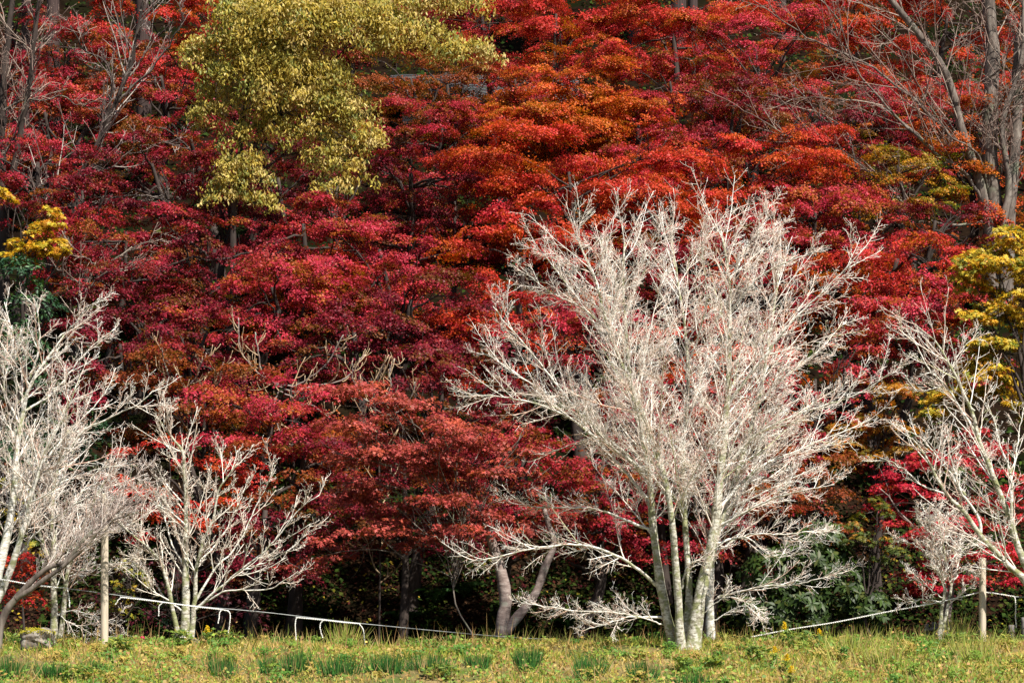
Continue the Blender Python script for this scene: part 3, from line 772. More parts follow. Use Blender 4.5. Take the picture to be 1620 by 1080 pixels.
# crown centre column, row, width, height in the photo; palette; label
MAPLES = [
    (225, 30, 190, 130, 'scarlet', "bright scarlet maple at the top edge, left of the golden-leaved tree"),
    (110, 105, 190, 110, 'crimson', "crimson maple at upper left behind the crooked bare tree's top"),
    (20, 70, 110, 150, 'crimson', "crimson maple behind the double bare trunk in the top left corner"),
    (330, 15, 120, 100, 'redorange', "orange-red maple showing at the left shoulder of the golden-leaved tree"),
    (590, 10, 220, 90, 'crimson', "dark red maple behind the golden-leaved tree's top"),
    (880, 55, 230, 140, 'scarlet', "scarlet maple at the top edge just right of the golden-leaved tree"),
    (1060, 45, 230, 150, 'scarlet', "large scarlet maple at the top centre right of the frame"),
    (1195, 105, 210, 130, 'pinkred', "pinkish crimson maple left of the grey tree's long upper branches"),
    (1340, 50, 220, 130, 'redorange', "red-orange maple at the top edge behind the grey tree's left branches"),
    (1500, 60, 190, 170, 'redorange', "bright orange-red maple behind the grey tree's left trunk"),
    (1610, 110, 130, 240, 'orange', "bright orange maple behind the grey tree's right trunks"),
    (70, 200, 180, 110, 'pinkred', "pinkish crimson maple behind the lower crooked bare branches at upper left"),
    (170, 170, 150, 80, 'rust', "rusty orange maple between the crooked bare tree and the golden-leaved tree"),
    (255, 150, 150, 130, 'crimson', "deep crimson maple touching the golden-leaved tree's left side"),
    (650, 150, 190, 110, 'rust', "dark rust maple under the golden-leaved tree's long right branch"),
    (705, 130, 120, 60, 'rust', "small rust maple left beside the grey tiled roof, under the golden branch"),
    (815, 135, 80, 50, 'crimson', "small crimson maple covering the grey tiled roof's right end"),
    (845, 165, 100, 70, 'crimson', "dark crimson maple below the grey tiled roof's right end"),
    (920, 165, 220, 100, 'orange', "orange maple in the upper middle right of the tiled roof"),
    (1060, 150, 170, 90, 'crimson', "crimson maple just above the cedar trunks in the upper middle"),
    (1160, 195, 190, 110, 'wine', "dark red maple directly right of the cedar trunks"),
    (1270, 180, 170, 110, 'rust', "rusty red maple behind the grey tree's long horizontal branch"),
    (1400, 185, 190, 110, 'pinkred', "pinkish crimson maple in the crook of the grey tree's lower branches"),
    (1520, 250, 190, 160, 'orange', "orange maple low behind the grey tree's trunks"),
    (60, 280, 150, 100, 'crimson', "deep red maple low behind the left edge double trunk"),
    (240, 280, 180, 90, 'wine', "wine red maple left of the golden tree's lowest leaf clump"),
    (700, 225, 210, 100, 'crimson', "crimson maple just right of the golden tree's lower crown"),
    (850, 225, 240, 110, 'orange', "large orange maple in the centre above the long scarlet mound"),
    (1050, 265, 190, 90, 'crimson', "crimson maple right below the cedar trunks"),
    (1010, 215, 120, 70, 'redorange', "small orange-red maple left beside the cedar trunks"),
    (1320, 240, 190, 100, 'wine', "wine red maple behind the tips of the grey tree's lowest branch"),
    (1420, 280, 150, 80, 'olorange', "olive and orange maple under the grey tree's lowest branches"),
    (520, 300, 170, 100, 'wine', "wine red maple below the right half of the golden-leaved tree"),
    (650, 300, 180, 110, 'wine', "dark wine maple between the golden tree and the scarlet mound"),
    (900, 300, 300, 120, 'redorange', "wide scarlet-orange mound of maple behind the largest white tree's left top"),
    (1180, 285, 240, 120, 'redorange', "fiery orange-red maple above the largest white tree's right top"),
    (1290, 360, 220, 110, 'pinkred', "pinkish red maple sloping down right of the largest white tree's top"),
    (1060, 350, 200, 110, 'redorange', "orange-red maple directly behind the largest white tree's highest twigs"),
    (440, 300, 140, 80, 'wine', "dark red maple in the gap between the golden tree's two lower clumps"),
    (200, 390, 210, 100, 'crimson', "crimson maple right of the yellow maple at the left edge"),
    (340, 420, 200, 110, 'wine', "crimson maple with shade painted into its leaves, below the golden tree's lowest leaf clump"),  # wine palette stands in for shade on a crimson crown
    (480, 380, 210, 110, 'crimson', "red maple in the left centre below the golden tree's right side"),
    (720, 345, 230, 110, 'crimson', "crimson maple in the centre, left of the wide scarlet-orange mound"),
    (600, 420, 240, 110, 'pinkred', "pinkish crimson layered maple in the middle of the hillside"),
    (830, 430, 200, 140, 'redorange', "orange-red maple beside the largest white tree's upper left twigs"),
    (960, 430, 180, 120, 'crimson', "crimson maple seen through the largest white tree's upper left crown"),
    (1170, 430, 220, 130, 'crimson', "crimson maple seen through the largest white tree's upper right crown"),
    (1420, 430, 230, 90, 'scarlet', "scarlet maple left of the yellow-green maple's top at right"),
    (1440, 505, 240, 110, 'pinkred', "pinkish red maple left of the yellow-green maple's middle at right"),
    (1290, 465, 140, 90, 'orange', "orange maple behind the largest white tree's long upper right branch"),
    (220, 490, 220, 110, 'wine', "crimson maple with shade painted into its leaves, above the left white tree's right-hand twigs"),  # crimson leaves given the darker palette as shade
    (430, 480, 230, 110, 'pinkred', "pinkish crimson maple right above the tan shrub's upswept tips"),
    (330, 540, 190, 100, 'wine', "crimson maple with shade painted into its leaves, between the two tan leafless shrubs"),  # darker palette puts the dim slope's shade into these leaves
    (190, 570, 200, 110, 'wine', "dark wine maple directly right of the left white tree's top"),
    (650, 500, 230, 110, 'wine', "crimson maple with shade painted into its leaves, left of the largest white tree's left-reaching limbs"),  # shade of the left centre carried by the wine colours
    (560, 545, 190, 90, 'wine', "dark wine maple just above the dull red maple's left part"),
    (780, 540, 200, 120, 'redorange', "orange-red maple behind the largest white tree's left limb tips"),
    (375, 345, 150, 90, 'wine', "small wine red maple hiding the golden tree's trunk below its lowest clump"),
    (300, 235, 140, 90, 'crimson', "crimson maple behind the golden tree's pale trunk foot"),
    (130, 320, 150, 80, 'wine', "wine red maple in the dark hollow above the yellow maple at left"),
    (420, 215, 160, 90, 'wine', "wine red maple seen through the golden-leaved tree's middle"),
    (1480, 370, 150, 90, 'wine', "wine red maple at the foot of the grey tree's thick trunks"),
    (1360, 330, 150, 70, 'crimson', "crimson maple under the grey tree's lowest left branch"),
    (760, 20, 130, 90, 'crimson', "crimson maple at the top edge above the golden tree's right branch tip"),
    (470, 440, 160, 80, 'redorange', "orange-red maple in the left centre among crimson ones"),
    (930, 560, 220, 130, 'crimson', "crimson maple seen through the largest white tree's left middle"),
    (1130, 580, 230, 140, 'redorange', "orange-red maple seen through the largest white tree's middle"),
]
def hill_maple(i, px, py, w, h, pal, label, Y=None, grow=1.3, group=GMp, name="maple_tree", **kw):
    rng = np.random.default_rng(100 + i)
    off = rng.uniform(3.0, 4.2)
    if Y is None:
        Y = hill_depth(py, off)
    c = W(px, py, Y)
    rx, rz = grow * w / 2 * Y / F, grow * 1.2 * h / 2 * Y / F
    blobs = []
    nb = int(np.clip(9 + 4.2 * rx, 11, 26))
    for k in range(nb):                         # flat tiers of foliage on boughs that leave the trunk at different heights
        zz = -.95 + 1.85 * (k + rng.uniform(-.4, .4)) / nb
        a = k * 2.4 + rng.uniform(-.7, .7)
        reach = rx * math.sqrt(max(.12, 1 - (.85 * max(zz, -.5)) ** 2)) * rng.uniform(.35, 1.0)
        q = c + np.array([reach * math.cos(a), .8 * reach * math.sin(a), zz * rz - .12 * reach])
        w_ = rng.uniform(.26, .46) * rx
        blobs.append((q, (w_, .8 * w_, rng.uniform(.06, .16) * rz)))
    bx, by = c[0] + rng.normal() * .5, c[1] + rng.normal() * .4 + 0.3
    base = (bx, by, gz(bx, by))
    return leafy_tree(name, label, "maple tree", group, base, c + np.array([0, 0, .3 * rz]), blobs, pal, 500 + i, r0=rng.uniform(.10, .17), **kw)
for i, (px, py, w, h, pal, label) in enumerate(MAPLES):
    hill_maple(i, px, py, w, h, pal, label, leaf=0.054, kind='kite', dens=640, nmul=2.5, rs_mul=.82, thick=.10, shell=(.1, 1.15), low=-1, tiered=True, tilt=.6)
LOWER = [
    (640, 770, 280, 120, 42.4, 'wine', "wine red maple in the shade right behind the dull red maple's middle"),
    (830, 745, 220, 110, 42.4, 'crimson', "crimson maple behind the dull red maple's right edge"),
    (940, 800, 170, 100, 42.2, 'crimson', "low crimson maple between the dull red maple and the largest white tree"),
    (1250, 770, 190, 110, 42.4, 'rust', "rust coloured maple above the rhododendron, behind white twigs"),
    (1000, 690, 220, 140, 44.5, 'crimson', "deep crimson maple low behind the largest white tree's left stems"),
    (1190, 690, 200, 120, 44.0, 'crimson', "crimson maple behind the largest white tree's lower right limbs"),
    (1290, 630, 150, 130, 44.5, 'pinkred', "pinkish red maple in front of the black hollow right of the largest white tree"),
    (1090, 790, 220, 130, 43.0, 'crimson', "red maple low between the largest white tree's stems"),
    (320, 630, 220, 110, 44.5, 'rust', "rusty brown-orange maple behind the left tan shrub"),
    (440, 655, 240, 100, 43.6, 'pinkred', "bright pinkish crimson maple above the small white tree's right branches"),
    (300, 760, 210, 120, 42.6, 'redorange', "orange-red maple right behind the small white tree's crown"),
    (480, 740, 190, 100, 42.9, 'rust', "rust and orange maple left behind the dull red maple"),
    (420, 830, 190, 100, 41.8, 'wine', "wine red maple behind the small white tree's right branch tips"),
    (700, 600, 200, 100, 43.6, 'wine', "dark wine maple just behind the top of the dull red maple"),
]
for j, (px, py, w, h, Y, pal, label) in enumerate(LOWER):
    hill_maple(200 + j, px, py, w, h, pal, label, Y=Y, leaf=0.056, kind='tri', dens=560, nmul=2.5, rs_mul=.8, thick=.10, shell=(.1, 1.15), low=-1, tiered=True, tilt=.6)

# ------------------------------------------------------------------ other leafy trees
def tiers(blobs, seed, n=5, w=.55, hgt=.16):
    rng = np.random.default_rng(seed)
    out = []
    for c, r in blobs:
        for k in range(n):
            d = rng.uniform(-1, 1, 3)
            d = d / max(1.0, np.linalg.norm(d))
            zz = -.85 + 1.7 * (k + rng.uniform(.2, .8)) / n
            q = np.array(c) + np.array([d[0] * .72, d[1] * .72, zz]) * r * np.array([math.sqrt(max(.15, 1 - .7 * zz * zz))] * 2 + [1])
            k_ = w * rng.uniform(.7, 1.2)
            out.append((q, (k_ * r[0], k_ * r[1], hgt * r[2])))
    return out

TK = dict(thick=.08, shell=(.1, 1.15), low=-1, tiered=True)
def gbase(px, py, Y):
    b = W(px, py, Y)
    b[2] = gz(b[0], b[1])
    return b
Yg = 52.0
leafy_tree("golden_leaved_tree", "tall tree with drooping golden green leaves at upper left, its pale trunk among red maples", "tree", None,
    gbase(365, 600, Yg), W(400, 60, Yg),
    pxblobs([(450, 50, 120, 70), (390, 110, 85, 75), (470, 150, 95, 65), (520, 200, 72, 65), (552, 265, 48, 60), (345, 165, 45, 45), (560, 55, 100, 60),
             (650, 75, 75, 42, -.3), (740, 90, 60, 26, -.5), (690, 15, 80, 38), (385, 280, 55, 38), (365, 310, 45, 32), (330, 195, 35, 30), (530, 300, 40, 30), (420, 325, 25, 20), (450, 215, 40, 30), (505, 255, 35, 35), (415, 200, 40, 25), (310, 100, 30, 40), (585, 225, 28, 30), (385, 225, 34, 30), (360, 270, 30, 25)], Yg, .7),
    'golden', 601, r0=.11, bark='dark_bark', leafmat='leaf_y', n_limb=12, leaf=.105, kind='lance', dens=240, tilt=.9, thick=.3, droop=True, rs_mul=.62, nmul=3.0, shell=(.25, 1.1))
leafy_tree("maple_tree", "yellow maple at the left edge above the dark green bush", "maple tree", None, gbase(-20, 700, 47.0), W(30, 390, 47.0),
    tiers(pxblobs([(60, 372, 50, 26), (15, 392, 35, 25), (100, 392, 22, 18), (85, 345, 28, 20), (15, 310, 14, 8), (45, 400, 50, 18)], 47.0, 1.0), 602, 4), 'yellow', 602, r0=.08, leafmat='leaf_y',
    leaf=.12, kind='star', dens=150, rs_mul=.5, nmul=7, tilt=.7, **TK)
leafy_tree("evergreen_tree", "dark green broadleaf evergreen at the left edge under the yellow maple", "tree", None, gbase(40, 780, 45.0), W(50, 500, 45.0),
    pxblobs([(30, 440, 55, 45), (55, 500, 55, 50), (20, 570, 70, 60), (90, 640, 70, 70), (60, 720, 90, 60), (150, 720, 60, 60)], 45.0, .8), 'green', 603, r0=.1, leafmat='evergreen',
    leaf=.11, kind='lance', dens=200, rs_mul=.7, nmul=1.6, tilt=.9)
leafy_tree("maple_tree", "yellow-green maple at the right edge beside the crimson hillside", "maple tree", None, gbase(1640, 800, 44.5), W(1600, 480, 44.5),
    tiers(pxblobs([(1570, 390, 62, 40), (1610, 400, 50, 45), (1555, 430, 60, 36), (1600, 455, 60, 45), (1610, 520, 50, 40), (1525, 440, 42, 26), (1590, 560, 70, 38), (1540, 600, 65, 38), (1605, 630, 55, 40), (1500, 640, 50, 30), (1560, 500, 50, 22)], 44.5, .9), 604, 5),
    'olive', 604, r0=.10, leafmat='leaf_y', leaf=.12, kind='star', dens=170, rs_mul=.6, nmul=11, tilt=.7, **TK)
leafy_tree("maple_tree", "olive and orange maple left below the yellow-green maple at right", "maple tree", None, gbase(1390, 860, 44.0), W(1390, 680, 44.0),
    tiers(pxblobs([(1410, 635, 65, 36), (1355, 700, 80, 36), (1320, 720, 50, 30), (1440, 690, 50, 36)], 44.0, .9), 605, 4), 'olorange', 605, r0=.1, leaf=.1, kind='tri', dens=230, nmul=8, rs_mul=.65, leafmat='leaf_y', tilt=.7, **TK)
leafy_tree("maple_tree", "vivid crimson maple at the lower right behind the short post", "maple tree", None, gbase(1490, 1000, 41.5), W(1530, 800, 41.5),
    tiers(pxblobs([(1550, 715, 85, 48), (1450, 755, 75, 45), (1595, 800, 60, 60), (1500, 825, 85, 42), (1395, 790, 50, 40), (1520, 905, 95, 36), (1450, 925, 45, 24), (1595, 895, 60, 40), (1430, 850, 60, 26)], 41.5, .9), 606, 5),
    'vivid', 606, r0=.13, bark='pink_bark', leaf=.072, kind='tri', dens=330, rs_mul=.62, nmul=8, tilt=.6, **TK)
leafy_tree("maple_tree", "green and orange leaved young maple in front of the crimson maple's left side", "maple tree", None, gbase(1395, 1000, 40.6), W(1390, 860, 40.6),
    tiers(pxblobs([(1370, 835, 45, 32), (1405, 870, 42, 26), (1350, 865, 35, 22), (1390, 800, 30, 20)], 40.6, .9), 607, 4), 'greenor', 607, r0=.05, leaf=.10, kind='star', dens=160, nmul=5, rs_mul=.5, leafmat='leaf_y', tilt=.7, **TK)
rb = leafy_tree("maple_tree", "dull red maple with forked pinkish trunk just behind the grass bank, left of centre", "maple tree", None, gbase(797, 1012, 38.6), W(755, 800, 39.0),
    tiers(pxblobs([(600, 635, 85, 36), (560, 695, 85, 36), (680, 685, 105, 50), (640, 750, 120, 50), (750, 735, 85, 52), (700, 815, 95, 40), (590, 815, 85, 36), (530, 865, 55, 26), (480, 897, 38, 14), (820, 715, 60, 48),
             (850, 780, 45, 42), (655, 855, 45, 20), (765, 830, 55, 30), (890, 820, 30, 24), (800, 835, 60, 22), (860, 830, 40, 26), (700, 850, 50, 16)], 39.0, 1.3), 608, 5),
    'dull', 608, r0=.02, bark='grey_bark', leaf=.068, kind='tri', dens=330, rs_mul=.58, nmul=7, tilt=.6, n_limb=40, **TK)
for o in [c for c in rb.children if c.name.startswith("trunk")]:      # swap the plain trunk for the two forks in the photo
    o.name = "limb"
for pts, r0, r1 in (([(797, 1016), (795, 985), (800, 950), (792, 900), (783, 870), (768, 830), (755, 800)], .14, .06), ([(800, 1000), (815, 980), (846, 940), (861, 900), (876, 860), (868, 830), (860, 800)], .09, .04)):
    L = line(pts, 38.6, .05)
    if pts[0][1] > 1010: L[0, 2] = gz(L[0, 0], L[0, 1]) - .1
    P = catmull(L, 26)
    rg = np.random.default_rng(9)
    R = np.linspace(r0, r1, 26) * (1 + .05 * rg.normal(size=26))
    v, f = tubes(P[None], R[None], 12)
    mesh_np("trunk", v, f, M['pink_bark'], rb, smooth=True)

# tall cedars far up the slope
for j, (px, py, Y, r, lab) in enumerate([(84, 300, 66, .20, "straight cedar trunk at upper left between red maples, the thickest there"), (38, 320, 70, .14, "thin cedar trunk near the left edge behind the bare double trunk"),
                                     (228, 250, 74, .22, "cedar trunk at the top left behind the scarlet maple"),
                                     (1072, 250, 78, .26, "thick cedar trunk left of its thinner neighbour in the upper middle"), (1096, 250, 80, .16, "thin cedar trunk close right of the thick one in the upper middle"),
                                     (1003, 240, 80, .17, "cedar trunk in the upper middle, left of the close pair"), (1236, 250, 79, .15, "cedar trunk behind the wine red maple in the upper right")]):
    rng = np.random.default_rng(700 + j)
    b = gbase(px, py, Y)
    root = empty("cedar_tree", b, lab, "cedar tree", "cedars on the upper slope")
    P = catmull([b - [0, 0, .2], b + [rng.normal() * .1, 0, 6], b + [rng.normal() * .2, 0, 19]], 24)
    R = np.linspace(r * 1.15, r * .35, 24)
    v, f = tubes(P[None], R[None], 12)
    mesh_np("trunk", v, f, M['cedar_bark'], root, smooth=True)
    v, f, t, _ = sprays([(b + np.array([0, 0, 12 + 1.6 * k]), (2.0 - .3 * k, 2.0 - .3 * k, 1.1)) for k in range(6)], 'dkgreen', rng, leaf=.28, kind='lance', dens=35, droop=True)
    mesh_np("crown", v, f, M['evergreen'], root, tint=t)

# house on the slope, its tiled roof showing between the maples
def house():
    Y = 73.0
    b = W(765, 230, Y)
    b[2] = gz(b[0], b[1]) - .4
    zr = W(765, 172, Y)[2] - b[2]
    root = empty("house", b, "house with grey tiled roof glimpsed between the upper maples", "house")
    def box(name, lo, hi, mat, parent=root):
        x0, y0, z0 = lo; x1, y1, z1 = hi
        v = np.array([(x0, y0, z0), (x1, y0, z0), (x1, y1, z0), (x0, y1, z0), (x0, y0, z1), (x1, y0, z1), (x1, y1, z1), (x0, y1, z1)], float) + b
        f = np.array([(0, 3, 2, 1), (4, 5, 6, 7), (0, 1, 5, 4), (1, 2, 6, 5), (2, 3, 7, 6), (3, 0, 4, 7)])
        return mesh_np(name, v, f, mat, parent)
    box("wall", (-2.6, 0, -1), (2.6, 4.2, zr), M['wall'])
    for x in (-1.4, 1.0):
        box("window", (x, -.05, zr - 1.5), (x + .9, .03, zr - .5), M['glass'])
    v, fs = [], []
    n = 22
    for s in (0, 1):                            # two slopes of stepped tile courses
        for k in range(n):
            t0, t1 = k / n, (k + 1) / n + .012
            for t, up in ((t0, .05), (t1, .0)):
                y = (-.6 + 2.7 * t) if s == 0 else (4.8 - 2.7 * t)
                z = zr - .15 + 1.75 * t + up
                for x in np.linspace(-3.1, 3.1, 26):
                    v.append((x, y, z + .025 * math.sin(x * 21)))
            o = len(v) - 52
            fs += [(o + c, o + c + 1, o + 27 + c, o + 26 + c) if s == 0 else (o + c, o + 26 + c, o + 27 + c, o + c + 1) for c in range(25)]
    mesh_np("roof", np.array(v) + b, np.array(fs), M['roof'], root)
house()

# ------------------------------------------------------------------ shrubs on and below the dark bank
def shrub(name, label, px, Y, blobs, pal, seed, group=None, cat="shrub", mat='leaf', leaf=.08, kind='tri', dens=120, **kw):
    b = gbase(px, 0, Y)
    return leafy_tree(name, label, cat, group, b, W(blobs[0][0], blobs[0][1], Y), pxblobs(blobs, Y, .9), pal, seed, r0=.03, leafmat=mat, leaf=leaf, kind=kind, dens=dens, n_limb=8, **kw)
shrub("red_shrub", "orange-red leaved shrub behind the mossy rock at lower left", 32, 37.6, [(30, 910, 35, 35), (50, 950, 25, 22), (15, 950, 30, 25), (42, 890, 15, 20)], 'redorange', 801, nmul=3, dens=200, leaf=.06, rs_mul=.6, tilt=.9)
shrub("yellow_vine", "yellow and green leaved climber right of the tall left post", 208, 39.2, [(205, 905, 32, 22), (195, 935, 22, 25), (225, 925, 20, 20), (190, 965, 22, 22)], 'vine', 802, cat="climbing plant", mat='leaf_y', leaf=.09, kind='star', dens=110, rs_mul=.55, tilt=1.0)
shrub("yellow_shrub", "yellow-green shrub showing between the left white trees' trunks", 35, 40.5, [(30, 830, 40, 40), (20, 780, 30, 30), (60, 870, 30, 22), (110, 870, 30, 22)], 'vine', 803, mat='leaf_y', leaf=.08, kind='tri', dens=90, rs_mul=.6, tilt=1.0)
shrub("burgundy_shrub", "dark burgundy shrub behind the small white tree's trunk", 330, 40.0, [(250, 930, 45, 45), (245, 980, 40, 24), (350, 960, 50, 45), (400, 985, 40, 25), (150, 950, 30, 35)], 'burgundy', 804, leaf=.06, dens=200, rs_mul=.6, tilt=.9)
shrub("camellia_shrub", "low dark green camellia at the foot of the small white tree", 275, 37.0, [(265, 992, 26, 14), (305, 985, 14, 14), (270, 955, 14, 16)], 'green', 805, mat='evergreen', leaf=.06, kind='lance', dens=220, rs_mul=.5, tilt=1.0)
# rhododendron: whorls of long leaves
def rhododendron():
    rng = np.random.default_rng(806)
    Y = 40.8
    b = gbase(1270, 0, Y)
    root = empty("rhododendron_bush", b, "dark green long-leaved rhododendron right of the largest white tree's trunk", "bush")
    C, NR, AX, CL = [], [], [], []
    cents = []
    for (c, r) in pxblobs([(1230, 900, 60, 45), (1290, 890, 60, 50), (1250, 960, 75, 45), (1330, 930, 50, 50), (1190, 960, 35, 35), (1300, 850, 40, 30), (1370, 960, 40, 35)], Y, .8):
        n = int(95 * r[0] * r[2] / .45)
        d = unit(rng.normal(size=(n, 3)))
        d[:, 1] = -np.abs(d[:, 1]) * np.where(rng.random(n) < .8, 1, -1)
        p = c + d * r * rng.uniform(.7, 1.0, (n, 1))
        cents.append(p)
        for j in range(n):
            m = rng.integers(7, 11)
            ax = unit(d[j] + np.array([0, -.3, .6]) + .3 * rng.normal(size=3))
            u = np.cross(ax, [.2, 1, .3]); u /= np.linalg.norm(u); w = np.cross(ax, u)
            th = np.arange(m) * 2 * math.pi / m + rng.uniform(0, 6)
            o = np.cos(th)[:, None] * u + np.sin(th)[:, None] * w
            dirv = unit(o - .35 * np.array([0, 0, 1]) + .2 * ax)
            C.append(p[j] + dirv * .085); AX.append(dirv); NR.append(ax + .7 * o * 0 + .25 * rng.normal(size=(m, 3)))
            CL.append(leaf_colors(m, 'dkgreen', rng) * rng.uniform(.9, 1.5))
    C, NR, AX, CL = map(np.concatenate, (C, NR, AX, CL))
    v, f, t = leaves(C, NR, np.full(len(C), .17) * rng.uniform(.8, 1.2, len(C)), CL, 'lance', rng, axis=AX)
    mesh_np("crown", v, f, M['evergreen'], root, tint=t)
    tv, tf = woody(b, W(1265, 930, Y), .05, np.concatenate(cents), rng, 14)
    mesh_np("stem", tv, tf, M['dark_bark'], root)
rhododendron()

# undergrowth: uncountable small leaves over the dark bank and the slope
def undergrowth():
    rng = np.random.default_rng(820)
    V, Fc, T, off = [], [], [], 0
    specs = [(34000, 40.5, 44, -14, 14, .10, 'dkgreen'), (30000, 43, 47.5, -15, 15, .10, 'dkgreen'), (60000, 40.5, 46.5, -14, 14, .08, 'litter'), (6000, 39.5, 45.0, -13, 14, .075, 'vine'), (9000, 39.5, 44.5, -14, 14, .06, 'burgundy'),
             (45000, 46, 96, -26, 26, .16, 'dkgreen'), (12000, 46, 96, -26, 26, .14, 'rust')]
    for n, y0, y1, x0, x1, sz, pal in specs:
        x = rng.uniform(x0, x1, n); y = rng.uniform(y0, y1, n)
        keep = vnoise(x * 1.3, y * 1.3, len(pal) * 3) > (.38 if pal == 'dkgreen' else .1 if pal == 'litter' else .5)
        x, y = x[keep], y[keep]
        n = len(x)
        z = ground(x, y) + rng.exponential(.14 if y1 < 60 else .25, n) * (.2 if pal == 'litter' else 1)
        c = leaf_colors(n, pal, rng, spread=.3) * (.5 if pal in ('rust', 'vine') else .75)  # palette colours turned down so the bank's shade is in the leaves
        nr = np.stack([rng.normal(size=n) * .5, -.6 + rng.normal(size=n) * .4, .9 + rng.normal(size=n) * .3], 1)
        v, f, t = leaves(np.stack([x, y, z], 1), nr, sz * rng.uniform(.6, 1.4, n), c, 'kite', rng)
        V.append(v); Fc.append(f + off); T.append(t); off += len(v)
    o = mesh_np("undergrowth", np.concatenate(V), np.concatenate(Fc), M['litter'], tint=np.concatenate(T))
    tag(o, "leafy undergrowth and leaf litter, coloured darker as shade, covering the bank and slope", "undergrowth", kind="stuff")
undergrowth()

def fern(px, Y, size, label, seed):
    size *= .75
    rng = np.random.default_rng(seed)
    b = gbase(px, 0, Y)
    root = tag(bpy.data.objects.new("fern_plant", None), label, "fern", "ferns on the dark bank")
    root.location = b
    COL.objects.link(root)
    for k in range(8):
        a = 2 * math.pi * k / 8 + rng.uniform(-.3, .3)
        d = np.array([math.cos(a), math.sin(a), 0])
        t = np.linspace(0, 1, 20)[:, None]
        P = b + d * t * size * .8 + np.array([0, 0, 1]) * (t * size * 1.25 - t * t * size * .95)
        side = unit(np.cross(d, [0, 0, 1]))
        C, AX = [], []
        for s in (-1, 1):
            ll = size * .22 * np.sin(np.pi * np.clip(t * .9 + .1, 0, 1))
            C.append(P + s * side * ll * .5); AX.append(np.broadcast_to(s * side + d * .4, P.shape))
        C, AX = np.concatenate(C), np.concatenate(AX)
        n = len(C)
        NRM = np.array([0, 0, .6]) - d * .6 + .2 * rng.normal(size=(n, 3))
        v, f, tt = leaves(C, NRM, np.tile(size * .24 * np.sin(np.pi * np.clip(t[:, 0] * .9 + .1, 0, 1)) + .02, 2), np.tile([(.03, .075, .022)], (n, 1)) * rng.uniform(.8, 1.3, (n, 1)), 'lance', rng, axis=AX)
        rv, rf = tubes(P[None], np.linspace(.008, .003, 20)[None], 4)
        v2, f2 = merge([(v, [f]), (rv, rf)])
        mesh_np("frond", v2, f2, M['evergreen'], root, tint=np.concatenate([tt, np.tile([(.05, .07, .02)], (len(rv), 1))]))
for k, (px, Y, s, lab) in enumerate([(640, 43.6, .8, "fern on the dark bank below the dull red maple's left sprays"), (690, 44.0, .9, "fern on the dark bank midway left of the forked trunk"),
                                 (735, 44.2, .8, "fern on the dark bank just left of the forked pinkish trunk"), (905, 43.5, .8, "fern on the dark bank right of the forked pinkish trunk"),
                                 (620, 42.4, .7, "lowest fern on the dark bank above the hanging rope end"), (825, 42.6, .6, "fern between the forks of the pinkish trunk")]):
    fern(px, Y, s, lab, 840 + k)

